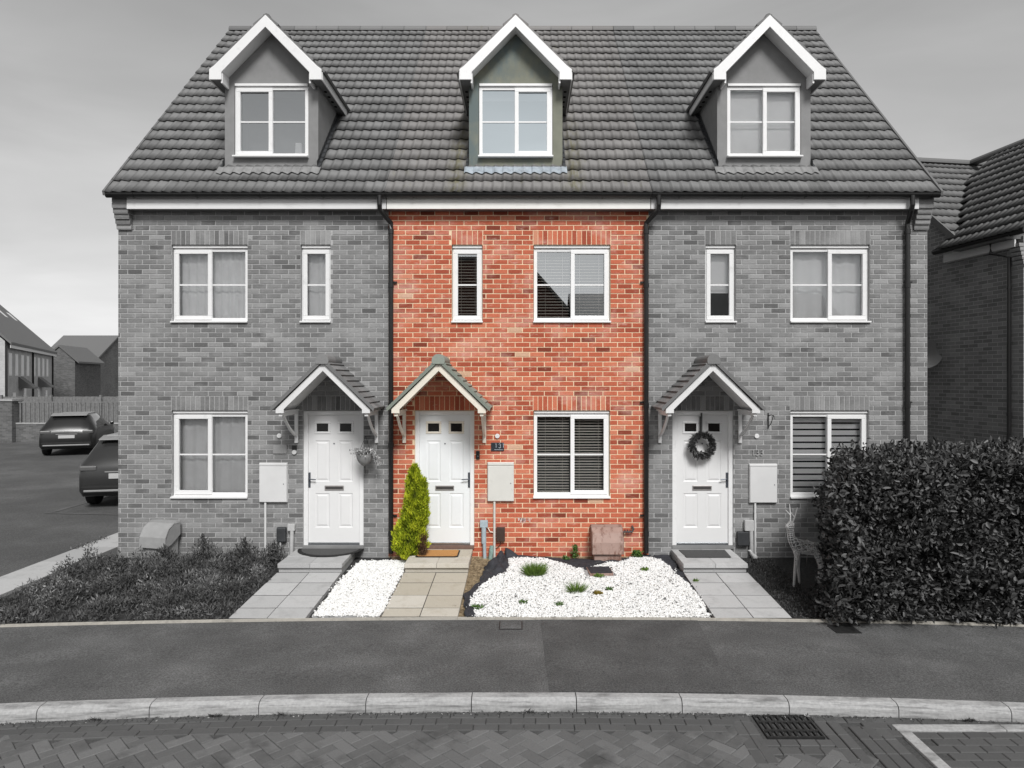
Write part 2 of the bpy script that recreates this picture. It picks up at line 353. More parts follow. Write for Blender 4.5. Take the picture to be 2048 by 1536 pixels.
def ovals(name, P, D, ln, wd, mat, parent=None, rnd=None, fold=.15):
    n = len(P); D = D/np.linalg.norm(D, axis=1, keepdims=True)
    q = rng.normal(size=(n, 3)); A = np.cross(D, q); A /= np.linalg.norm(A, axis=1, keepdims=True); B = np.cross(D, A)
    ln = np.broadcast_to(ln, n)[:, None]; wd = np.broadcast_to(wd, n)[:, None]
    cv = B*ln*.12
    V = np.stack([P, P+D*ln*.30+A*wd*.42+B*wd*fold+cv, P+D*ln*.68+A*wd*.46+B*wd*fold+cv, P+D*ln, P+D*ln*.68-A*wd*.46+B*wd*fold+cv, P+D*ln*.30-A*wd*.42+B*wd*fold+cv], 1).reshape(-1, 3)
    i = np.arange(n)*6
    F = np.stack([np.stack([i, i+1, i+2, i+3], 1), np.stack([i, i+3, i+4, i+5], 1)], 1).reshape(-1, 4)
    return npmesh(name, V, F, np.repeat(rng.random(n) if rnd is None else rnd, 2), mat, parent)
def thing(name, label, cat, loc, group=None):
    o = bpy.data.objects.new(name, None); C.objects.link(o); o.location = loc; o['org'] = tuple(loc)
    o.empty_display_size = .2
    return tag(o, label, cat, group)
def tag(o, label, cat, group=None, kind=None):
    if label: o['label'] = label
    if cat: o['category'] = cat
    if group: o['group'] = group
    if kind: o['kind'] = kind
    return o
def struct(o, label=None):
    o['kind'] = 'structure'
    if label: o['label'] = label
    return o

YW = 10.5                                  # wall plane of the terrace
def X(px): return (px-1045)/130.0
def Z(py): return CZ-(py-760)/130.0
RB = -.02                                  # bottom of the first brick row

# ================================================================ SETTING: ground, pavement, road
def yk(x): x = max(-9, min(9, x)); return 6.07-.0103*x*x
def yg(x): x = max(-9, min(9, x)); return 8.08-.0068*x*x
def zg(y): return -.128*(10.5-y)/2.42       # front gardens fall to the pavement
m = MB(); m.face([(-300, -60, -.45), (300, -60, -.45), (300, 500, -.45), (-300, 500, -.45)]); struct(m.build('ground', 'ground', fix=False))
m = MB()
xs = [-40+i*.5 for i in range(161)]
for a, b in zip(xs, xs[1:]):
    m.face([(a, yk(a), -.08), (b, yk(b), -.08), (b, yg(b), -.132), (a, yg(a), -.132)])
struct(m.build('pavement', 'asphalt_pave', fix=False))
m = MB(); m.face([(X_, Y_, -.0+ (-.132+.052*(8.08-Y_)/2.01)+.004) for X_, Y_ in ((.24, 6.09), (1.88, 6.06), (2.06, 8.04), (.21, 8.07))])
struct(m.build('pavement_patch', 'asphalt_patch', fix=False))
m = MB(); m.face([(-40, 4, -.12), (-7.42, 4, -.12), (-7.42, 80, -.12), (-40, 80, -.12)][::1])
m.v = [(-60, 8.0, -.125), (-7.45, 7.9, -.125), (-7.40, 80, -.125), (-60, 80, -.125)]
struct(m.build('courtyard_road', 'asphalt_court', fix=False))
# soil of the gardens
def strip(name, x0, x1, mat, dz=0, y1=10.52, lower=0):
    mm = MB(); n = 24
    for i in range(n):
        a = x0+(x1-x0)*i/n; b = x0+(x1-x0)*(i+1)/n
        for (f0, f1) in ((0, .5), (.5, 1)):
            pts = []
            for x, f in ((a, f0), (b, f0), (b, f1), (a, f1)):
                y = yg(x)+.03+(y1-yg(x)-.03)*f; pts.append((x, y, zg(y)+dz))
            mm.face(pts)
    return struct(mm.build(name, mat, fix=False))
strip('garden_soil', -6.72, -2.0, 'soil', -.03)
strip('garden_soil', 1.98, 16, 'soil', -.03)
strip('garden_earth', -2.0, 1.98, 'soil_c', -.022)
# kerb stones on a slow curve
m = MB(); x = -12.0-.34
while x < 12:
    x1 = x+.915; d = .004
    sec = [(0.0, -.08), (-.085, -.08), (-.118, -.096), (-.130, -.125), (-.133, -.26), (0, -.26)]
    n0 = len(m.v); rr = random.random()
    for xx in (x+d, x1-d):
        for (dy, z) in sec: m.v.append((xx, yk(xx)+dy-.002, z+.004))
    k = len(sec)
    for i in range(k): j = (i+1) % k; m.f.append((n0+i, n0+j, n0+k+j, n0+k+i)); m.r.append(rr); m.m.append(0)
    m.f.append(tuple(n0+i for i in range(k))); m.f.append(tuple(n0+k+i for i in reversed(range(k)))); m.r += [rr, rr]; m.m += [0, 0]
    x = x1
struct(m.build('kerb', 'kerb'))
# thin concrete edging between garden and pavement
m = MB(); x = -9.0
while x < 16:
    n0 = len(m.v); x1 = x+.912
    for xx in (x, x1):
        for dy, z in ((-.02, -.20), (-.02, -.112), (.03, -.112), (.03, -.2)): m.v.append((xx, yg(xx)+dy, z))
    for q in ((0, 1, 5, 4), (1, 2, 6, 5), (2, 3, 7, 6), (0, 3, 2, 1), (4, 5, 6, 7)): m.f.append(tuple(n0+i for i in q)); m.r.append(.5); m.m.append(0)
    x = x1+.003
struct(m.build('garden_edging', 'edging'))
# light concrete path down the left gable
m = MB(); y = 7.7
while y < 22:
    m.box(-7.36-.02*max(0, 9-y), -6.74, y, y+.905, -.3, -.075+.004*random.random(), random.random()); y += .915
struct(m.build('side_path', 'slab_g'))
# road: joint bed, herringbone blocks, gutter course
RZ = -.185
m = MB(); m.face([(-40, -8, RZ-.012), (40, -8, RZ-.012), (40, 6.0, RZ-.012), (-40, 6.0, RZ-.012)]); struct(m.build('road_bed', 'joint', fix=False))
c45 = math.cos(R(45))
m = MB(); gp = .0022
def block(mm, cx, cy, lx, ly, ang, z=RZ, r=None):
    ca, sa = math.cos(ang), math.sin(ang); r = random.random() if r is None else r
    z += random.uniform(-.0025, .0025); b = .006
    P = []
    for (hx, hy, zz) in ((lx/2-gp, ly/2-gp, z-.05), (lx/2-gp, ly/2-gp, z-b), (lx/2-gp-b, ly/2-gp-b, z)):
        for sx, sy in ((-1, -1), (1, -1), (1, 1), (-1, 1)):
            P.append((cx+ca*hx*sx-sa*hy*sy, cy+sa*hx*sx+ca*hy*sy, zz))
    n = len(mm.v); mm.v += P
    for q in ((8, 9, 10, 11), (0, 1, 5, 4), (1, 2, 6, 5), (2, 3, 7, 6), (3, 0, 4, 7), (4, 5, 9, 8), (5, 6, 10, 9), (6, 7, 11, 10), (7, 4, 8, 11)):
        mm.f.append(tuple(n+i for i in q)); mm.r.append(r); mm.m.append(0)
BW = .105
for i in range(-90, 91):
    for j in range(-90, 91):
        if (i-j) % 4 == 0: u, v, lx, ly = (i+1)*BW, (j+.5)*BW, 2*BW, BW
        elif (i-j) % 4 == 3: u, v, lx, ly = (i+.5)*BW, (j+1)*BW, BW, 2*BW
        else: continue
        cx, cy = c45*(u-v)-.4, c45*(u+v)+4.6
        if abs(cx) > 6 or cy < 3.2 or cy > yk(cx)-.42 or (cx > 2.70 and cy > 3) : continue
        if 1.72 < cx < 2.66 and cy > 5.24: continue
        block(m, cx, cy, lx, ly, R(45))
struct(m.build('road_paving', 'block', fix=False))
m = MB(); x = -6.5
while x < 3.08:                                    # stretcher course under the kerb
    cx = x+.105
    if not (1.86 < cx < 2.5):
        for k in range(3):
            if k and 1.7 < cx < 2.7: continue
            block(m, cx+(.1 if k % 2 else 0), yk(cx)-.133-.055-k*.105, .21, .105, -2*.0103*cx, RZ+.003)
    x += .21
for x in (1.80, 1.89, 2.51, 2.61): # surround of the gully
    for k in range(4): block(m, x, 5.86-k*.21, .21, .095, R(90), RZ+.003)
for k in range(4): block(m, 1.96+k*.155, 5.43, .155, .10, 0, RZ+.004); block(m, 1.96+k*.16-.03, 5.31, .16, .11, 0, RZ+.004)
for x in (2.76, 2.86, 2.96):
    for k in range(13): block(m, x, 5.58-k*.21, .21, .1, R(90), RZ+.003)
struct(m.build('gutter_course', 'block_dark', fix=False))
m = MB()
for k in range(4): m.box(3.08, 3.18, 5.60-.9*(k+1)+.004, 5.60-.9*k, RZ-.1, RZ+.012)
for k in range(4): m.box(3.08+.9*k, 3.98+.9*k-.004, 5.604, 5.70, RZ-.1, RZ+.012)
struct(m.build('bay_edging', 'kerb', bevel=.006))
m = MB()
for rw in range(22):
    y = 5.60-.055-rw*.105
    for k in range(18): block(m, 3.18+.105+k*.21+(rw % 2)*.105, y, .21, .105, 0, RZ+.003)
for k in range(7): block(m, 3.1+k*.5, 5.79, .5, .16, 0, RZ, .2)
struct(m.build('parking_bay', 'block_dark', fix=False))

# ================================================================ HOUSE PARTS
def wall_face(mb, x0, x1, z0, z1, holes, soldiers, Y=YW, xoff=0.0):
    """mortar bed with real bricks standing 6 mm proud; mat 0 = brick, 1 = mortar"""
    xs = sorted({x0, x1, *[h[0] for h in holes], *[h[1] for h in holes]}); zs = sorted({z0, z1, *[h[2] for h in holes], *[h[3] for h in holes]})
    for a, b in zip(xs, xs[1:]):
        for c, d in zip(zs, zs[1:]):
            cx, cz = (a+b)/2, (c+d)/2
            if any(h[0] < cx < h[1] and h[2] < cz < h[3] for h in holes): continue
            mb.face([(a, Y+.006, c), (b, Y+.006, c), (b, Y+.006, d), (a, Y+.006, d)], .5, 1)
    def brick(a, b, c, d):
        if b-a < .02 or d-c < .02: return
        r = random.betavariate(2.2, 2.0)
        if random.random() < .006: r = 1.0
        if random.random() < .03: r = 0.02
        j = .0012; a += random.uniform(-j, j); b += random.uniform(-j, j); c += random.uniform(-j, j); d += random.uniform(-j, j)
        y = Y-.0005*random.random(); n = len(mb.v); e = .002
        mb.v += [(a+e, y, c+e), (b-e, y, c+e), (b-e, y, d-e), (a+e, y, d-e), (a, Y+.007, c), (b, Y+.007, c), (b, Y+.007, d), (a, Y+.007, d)]
        for q in ((0, 1, 2, 3), (4, 5, 1, 0), (5, 6, 2, 1), (6, 7, 3, 2), (7, 4, 0, 3)): mb.f.append(tuple(n+i for i in q)); mb.r.append(r); mb.m.append(0)
    block_z = [(h[0], h[1], h[2], h[3]) for h in holes] + [(s[0]-.004, s[1]+.004, s[2], s[3]) for s in soldiers]
    nrow = int(round((z1-RB)/.075))
    for rw in range(nrow):
        zb = RB+rw*.075+.006; zt = zb+.063; zc = (zb+zt)/2
        if zc < z0 or zc > z1: continue
        free = [(x0, x1)]
        for h in block_z:
            if h[2] < zc < h[3]:
                nf = []
                for a, b in free:
                    if h[1] <= a or h[0] >= b: nf.append((a, b))
                    else:
                        if h[0] > a: nf.append((a, h[0]))
                        if h[1] < b: nf.append((h[1], b))
                free = nf
        k0 = math.floor((x0-xoff)/.225)-1
        off = xoff+(.1125 if rw % 2 else 0)
        for k in range(k0, k0+int((x1-x0)/.225)+4):
            a, b = off+k*.225+.006, off+(k+1)*.225-.006
            for fa, fb in free:
                aa, bb = max(a, fa+.001), min(b, fb-.001)
                if bb-aa > .025: brick(aa, bb, zb, min(zt, z1))
    for (sx0, sx1, sz0, sz1) in soldiers:
        n = max(1, round((sx1-sx0)/.075)); p = (sx1-sx0)/n
        for k in range(n): brick(sx0+k*p+.005, sx0+(k+1)*p-.005, sz0+.004, sz1-.006)
    for (a, b, c, d) in holes:                       # reveals
        for q in (((a, Y, c), (a, Y+.1, c), (a, Y+.1, d), (a, Y, d)), ((b, Y+.1, c), (b, Y, c), (b, Y, d), (b, Y+.1, d)), ((a, Y, d), (b, Y, d), (b, Y+.1, d), (a, Y+.1, d)), ((a, Y, c), (b, Y, c), (b, Y+.1, c), (a, Y+.1, c))):
            mb.face([(p[0], p[1]+.0065, p[2]) for p in q], .3, 1)

def add_window(root, x0, x1, z0, z1, Y, sash, white, glass, blind, room='room', strip=True, sill=True, back=.06, depth=.9):
    """sash: 'L','R','one'. Frame (sub-parts: sash, pane, glazing bar, sill, blind) in an opening x0..x1, z0..z1"""
    f = MB(); y0 = Y+back; y1 = y0+.065; b = .052
    zt = z1-.045 if strip else z1-.006
    x0 += .006; x1 -= .006; z0s = z0+.028
    f.box(x0, x1, y0, y1, zt-b, zt); f.box(x0, x1, y0, y1, z0s, z0s+b)
    f.box(x0, x0+b, y0, y1, z0s+b, zt-b); f.box(x1-b, x1, y0, y1, z0s+b, zt-b)
    xm = (x0+x1)/2+(.012 if sash == 'R' else -.012)
    gl = []; lo, hi = z0s+b, zt-b
    if sash == 'one': gl.append((x0+b-.03, x1-b+.03, True))
    else:
        f.box(xm-.03, xm+.03, y0, y1, lo, hi)
        if sash == 'R': gl += [(x0+b, xm-.03, False), (xm-.028, x1-b+.028, True)]
        else: gl += [(xm+.03, x1-b, False), (x0+b-.028, xm+.028, True)]
    fr = f.build('window', white, root, bevel=.004)
    if strip: MB().box(x0+.004, x1-.004, y0-.03, y0+.03, zt+.002, z1-.004).build('trickle_vent', white, fr, bevel=.003)
    if sill: MB().prism([(Y-.035, z0+.002), (Y-.035, z0+.026), (y0+.02, z0+.036), (y0+.02, z0+.002)], x0-.012, x1+.012, 'X').build('sill', white, fr, bevel=.003)
    zmid = (lo+hi)/2
    for (a, c, isash) in gl:
        l2, h2 = lo, hi
        if isash:
            s = MB(); q = .062; zz0, zz1 = lo-.028, hi+.028
            ya, yb = y0-.016, y0+.045
            s.box(a, c, ya, yb, zz1-q, zz1); s.box(a, c, ya, yb, zz0, zz0+q); s.box(a, a+q, ya, yb, zz0+q, zz1-q); s.box(c-q, c, ya, yb, zz0+q, zz1-q)
            s.build('sash', white, fr, bevel=.005); a += q; c -= q; l2, h2 = zz0+q, zz1-q
        p = MB(); p.face([(a, y0+.026, l2), (c, y0+.026, l2), (c, y0+.026, h2), (a, y0+.026, h2)]); p.build('pane', glass, fr, fix=False)
        MB().box(a, c, y0+.012, y0+.022, zmid-.011, zmid+.011).build('glazing_bar', white, fr)
        MB().box(a-.01, c+.01, y0+.028, y0+.034, l2-.01, l2+.004).box(a-.01, a+.003, y0+.028, y0+.034, l2, h2).build('gasket', 'rubber', fr)
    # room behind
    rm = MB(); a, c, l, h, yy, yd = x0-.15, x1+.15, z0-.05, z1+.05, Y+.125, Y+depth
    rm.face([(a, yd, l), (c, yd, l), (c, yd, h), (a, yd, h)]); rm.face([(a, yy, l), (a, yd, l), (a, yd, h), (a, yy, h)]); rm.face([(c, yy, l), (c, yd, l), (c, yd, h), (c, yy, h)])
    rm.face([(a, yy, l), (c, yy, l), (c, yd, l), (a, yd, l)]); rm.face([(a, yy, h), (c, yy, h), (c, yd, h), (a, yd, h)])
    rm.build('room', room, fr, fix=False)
    yb = y1+.05
    if blind and blind[0] == 'venetian':
        b_ = MB(); z = hi+.02; tilt = blind[1]; i = 0
        while z > lo-.02:
            for (a, c, _s) in gl:
                dy, dz = .020*math.cos(tilt), .020*math.sin(tilt); q = random.uniform(-.001, .001); cc = .0025
                b_.face([(a+.008, yb-dy, z-dz+q), (c-.008, yb-dy, z-dz+q), (c-.008, yb, z+cc+q), (a+.008, yb, z+cc+q)])
                b_.face([(a+.008, yb, z+cc+q), (c-.008, yb, z+cc+q), (c-.008, yb+dy, z+dz+q), (a+.008, yb+dy, z+dz+q)])
            z -= blind[2]
        for (a, c, _s) in gl:
            for t in (.25, .77):
                xx = a+(c-a)*t; b_.box(xx-.002, xx+.002, yb-.018, yb-.016, lo-.02, hi+.02)
        b_.build('venetian_blind', 'blind_cream', fr, fix=False)
    elif blind and blind[0] == 'curtain':
        b_ = MB(); n = 60; pts = []
        for i in range(n+1):
            t = i/n; pts.append((x0+(x1-x0)*t, yb+.02+.012*math.sin(t*blind[2]+.6*math.sin(t*9))))
        for (p, q) in zip(pts, pts[1:]): b_.face([(p[0], p[1], lo-.04), (q[0], q[1], lo-.04), (q[0], q[1], hi+.04), (p[0], p[1], hi+.04)])
        b_.build('curtain', blind[1], fr, smooth=True, fix=False)
    elif blind and blind[0] == 'roller':
        MB().box(x0+.03, x1-.03, yb, yb+.003, hi-(hi-lo)*blind[2]+.01, hi+.04).build('roller_blind', blind[1], fr)
    elif blind and blind[0] == 'zebra':
        b_ = MB(); z = hi-.02
        while z > lo+.02: b_.box(x0+.04, x1-.04, yb, yb+.002, z-.074, z); z -= .100
        b_.build('zebra_blind', 'blind_white', fr)
    return fr

def add_door(root, x0, x1, z0, z1, hand, dm, fm, zmat):
    W = x1-x0; u = lambda t: x0+t*W if hand == 'R' else x1-t*W
    def bx(mb, a, b, *rest): mb.box(min(u(a), u(b)), max(u(a), u(b)), *rest)
    Y = YW; f = MB()
    bx(f, .0, .073, Y+.03, Y+.10, z0+.02, z1-.005); bx(f, .927, 1, Y+.03, Y+.10, z0+.02, z1-.005); bx(f, .073, .927, Y+.03, Y+.10, z1-.068, z1-.005)
    fr = f.build('door_frame', fm, root, bevel=.006)
    zL, zH = z0+.06, z1-.07
    yl = Y+.058
    H = 2.10
    def zz(p): return z1-(p-10)/665.6            # from the enlarged photograph's rows
    d = MB()
    holes = [((412-303)/612, (572-303)/612, zz(250), zz(122)), ((648-303)/612, (808-303)/612, zz(250), zz(122))]
    pans = [((420-303)/612, (565-303)/612, zz(742), zz(320)), ((655-303)/612, (802-303)/612, zz(742), zz(320)),
            ((420-303)/612, (565-303)/612, zz(1215), zz(862)), ((655-303)/612, (802-303)/612, zz(1215), zz(862))]
    allh = holes+pans
    us = sorted({.074, .926, *[h[0] for h in allh], *[h[1] for h in allh]}); zs_ = sorted({zL, zH, *[h[2] for h in allh], *[h[3] for h in allh]})
    for a, b in zip(us, us[1:]):
        for c, e in zip(zs_, zs_[1:]):
            cu, cz = (a+b)/2, (c+e)/2
            if any(h[0]-1e-6 < cu < h[1] and h[2] < cz < h[3] for h in allh): continue
            A, B = sorted((u(a), u(b))); d.face([(A, yl, c), (B, yl, c), (B, yl, e), (A, yl, e)])
    for (a, b, c, e) in pans:                        # moulded panels: a groove then a raised field
        A, B = sorted((u(a), u(b)))
        rings = [(0, 0), (.012, .008), (.024, .008), (.046, .0), (.05, .0)]
        for (i0, y0), (i1, y1) in zip(rings, rings[1:]):
            o = [(A+i0, yl+y0, c+i0), (B-i0, yl+y0, c+i0), (B-i0, yl+y0, e-i0), (A+i0, yl+y0, e-i0)]
            n = [(A+i1, yl+y1, c+i1), (B-i1, yl+y1, c+i1), (B-i1, yl+y1, e-i1), (A+i1, yl+y1, e-i1)]
            for k in range(4): d.face([o[k], o[(k+1) % 4], n[(k+1) % 4], n[k]])
        d.face([(A+.05, yl, c+.05), (B-.05, yl, c+.05), (B-.05, yl, e-.05), (A+.05, yl, e-.05)])
    door = d.build('door', dm, root, fix=False)
    for (a, b, c, e) in holes:
        A, B = sorted((u(a), u(b)))
        fm2 = MB(); q = .034; ya = yl-.012
        fm2.box(A, B, ya, yl+.01, e-q, e); fm2.box(A, B, ya, yl+.01, c, c+q); fm2.box(A, A+q, ya, yl+.01, c+q, e-q); fm2.box(B-q, B, ya, yl+.01, c+q, e-q)
        fm2.build('light_frame', zmat, door, bevel=.008)
        MB().box(A+q, B-q, yl-.004, yl+.008, c+q, e-q).build('light_pane', 'car_glass', door)
    a, b, c, e = u((510-303)/612), u((705-303)/612), zz(832), zz(782); A, B = sorted((a, b))
    MB().box(A, B, yl-.012, yl, c, e).build('letterbox', 'letter', door, bevel=.003)
    MB().box(A+.015, B-.015, yl-.017, yl-.011, c+.022, e-.018).build('letter_flap', 'letter_dark', door)
    h = MB(); cu = (859-303)/612; xx = u(cu)
    h.box(xx-.016, xx+.016, yl-.012, yl, zz(802), zz(648)); sg = -1 if hand == 'R' else 1
    h.tube([(xx, yl-.01, zz(715)), (xx, yl-.045, zz(715)), (xx+sg*.03, yl-.052, zz(714)), (xx+sg*.112, yl-.052, zz(718))], .009, 8)
    h.build('handle', 'handle', door, bevel=.002)
    MB().disc((u((610-303)/612), zz(352)), .011, yl-.006, yl).build('spyhole', 'handle', door)
    t = MB(); bx(t, .074, .926, Y+.04, Y+.09, z0+.02, z0+.058); t.build('weather_bar', 'metal', door, bevel=.004)
    t = MB(); bx(t, -.01, 1.0, Y-.02, Y+.10, z0-.025, z0+.02); t.build('threshold', 'sillbrown' if zmat == 'cream' else 'room_mid', root)
    rm = MB(); rm.face([(x0, Y+.102, z0), (x1, Y+.102, z0), (x1, Y+.102, z1), (x0, Y+.102, z1)]); rm.build('door_backing', 'room', root, fix=False)

def add_canopy(root, xc, tile, paint, flip=1):
    Yf = YW-.74; k = 1.0
    zf = 2.225; za = 2.955
    hw = .675; th = .105
    c = MB()
    for sg in (-1, 1):
        poly = [(xc+sg*hw, zf), (xc+sg*hw, zf+.06), (xc, za), (xc, za-.125), (xc+sg*(hw-.115), zf+.055), (xc+sg*(hw-.115), zf)]
        c.prism(poly, Yf, Yf+.022)
    can = c.build('canopy', paint, root, bevel=.003)
    sf = MB()
    for sg in (-1, 1):
        sf.prism([(xc+sg*(hw-.02), zf+.05), (xc, za-.022), (xc, za-.05), (xc+sg*(hw-.02), zf+.022)], Yf+.022, YW-.002)
        sf.box(min(xc+sg*hw, xc+sg*(hw-.1)), max(xc+sg*hw, xc+sg*(hw-.1)), Yf+.024, YW-.003, zf+.004, zf+.03)
    sf.build('lining', paint, can)
    # tile courses: nine stepped strips each side and a half-round ridge
    t = MB(); n = 9; ex, ez = hw+.035, za-zf-.02
    Ls = math.hypot(ex, ez); dx, dz = ex/Ls, ez/Ls
    for sg in (-1, 1):
        for i in range(n):
            s0, s1 = Ls*i/n-.004, Ls*(i+1)/n+.02
            for q in range(3):
                ya, yb = Yf-.03+q*(YW-Yf+.025)/3, Yf-.03+(q+1)*(YW-Yf+.025)/3-.003
                rr = random.random(); a0, a1 = .048, .022
                P = [(xc+sg*(ex-dx*s0+dz*a0*.0)-0+sg*dz*a0-sg*0, zf+.045+dz*s0+dx*a0), (xc+sg*(ex-dx*s1)+sg*dz*a1, zf+.045+dz*s1+dx*a1),
                     (xc+sg*(ex-dx*s1)+sg*dz*.0, zf+.045+dz*s1), (xc+sg*(ex-dx*s0), zf+.045+dz*s0)]
                t.prism(P, ya, yb, 'Y', rr)
        # plain verge trim
        t.prism([(xc+sg*ex+sg*.02, zf+.03), (xc+sg*ex+sg*.035, zf+.075), (xc, za+.07), (xc, za+.005)], Yf-.036, Yf-.010, 'Y', .1)
    t.build('roof_tiles', tile, can)
    rd = MB()
    for q in range(2):
        ya, yb = Yf-.045+q*(YW-Yf+.035)/2, Yf-.045+(q+1)*(YW-Yf+.035)/2+(.012 if q == 0 else 0); rr_ = .088+(.006 if q == 0 else 0)
        rd.prism([(xc+rr_*math.cos(R(a)), za+.022+rr_*math.sin(R(a))) for a in range(-30, 211, 15)], ya, yb, 'Y', random.random())
    rd.build('ridge_tile', tile, can)
    for sg in (-1, 1):
        b = MB(); xb = xc+sg*(hw-.06); x0, x1 = xb-.026, xb+.026
        b.box(x0, x1, YW-.035, YW-.001, 1.735, zf+.002)
        b.box(x0, x1, Yf+.03, YW-.036, zf-.045, zf+.002)
        pts = []
        for i in range(7):
            t_ = i/6; y = YW-.04-(YW-.04-Yf-.12)*t_; z = 1.83+(zf-.04-1.83)*t_-.045*math.sin(math.pi*t_); pts.append((y, z))
        b.prism(pts+[(y-.012, z+.045) for y, z in reversed(pts)], x0+.008, x1-.008, 'X')
        b.build('bracket', paint, can, bevel=.003)

# roof plane of the terrace
EY, EZ, RY, RZr = 10.25, 5.515, 14.70, 10.24
DY, DZ = RY-EY, RZr-EZ; RL = math.hypot(DY, DZ); UY, UZ = DY/RL, DZ/RL; NY, NZ = -UZ, UY
def tile_roof(x0, x1, skip=None, rows=20, p0=(EY, EZ), u=(UY, UZ), nrm=(NY, NZ), length=RL, xo=0.0, per=.15, sub=8):
    V = []; F = []; rr = []
    nx = int(round((x1-x0)/(per/sub))); xs = np.linspace(x0, x1, nx+1)
    ph = 2*np.pi*(xs-xo)/per; h = .0115*(1+np.sin(ph+.75*np.sin(ph)))
    step = .024
    for i in range(rows):
        s0, s1 = length*i/rows-.03, length*(i+1)/rows
        jit = rng.normal(0, .0022, int((x1-x0)/(per*2))+4); jl = rng.normal(0, .003, len(jit))
        ti = np.floor((xs-x0+(i % 2)*per)/(2*per)+1e-6).astype(int)
        lo = h+step+jit[ti]; hi = h+.002
        sl0 = s0+jl[ti]
        rings = [(sl0+.045, lo-.030), (sl0, lo), (np.full_like(xs, s1), hi)]
        base = len(V)
        for (ss, hh) in rings:
            for x, s, q in zip(xs, ss, hh): V.append((x, p0[0]+u[0]*s+nrm[0]*q, p0[1]+u[1]*s+nrm[1]*q))
        n1 = nx+1; tr = rng.random(len(jit))
        ym, zm = p0[0]+u[0]*(s0+s1)/2, p0[1]+u[1]*(s0+s1)/2
        for k in range(nx):
            if skip and skip((xs[k]+xs[k+1])/2, ym, zm): continue
            r_ = tr[ti[k]]
            F.append((base+k, base+k+1, base+n1+k+1, base+n1+k)); rr.append(r_)
            F.append((base+n1+k, base+n1+k+1, base+2*n1+k+1, base+2*n1+k)); rr.append(r_)
    return np.array(V), np.array(F), np.array(rr)

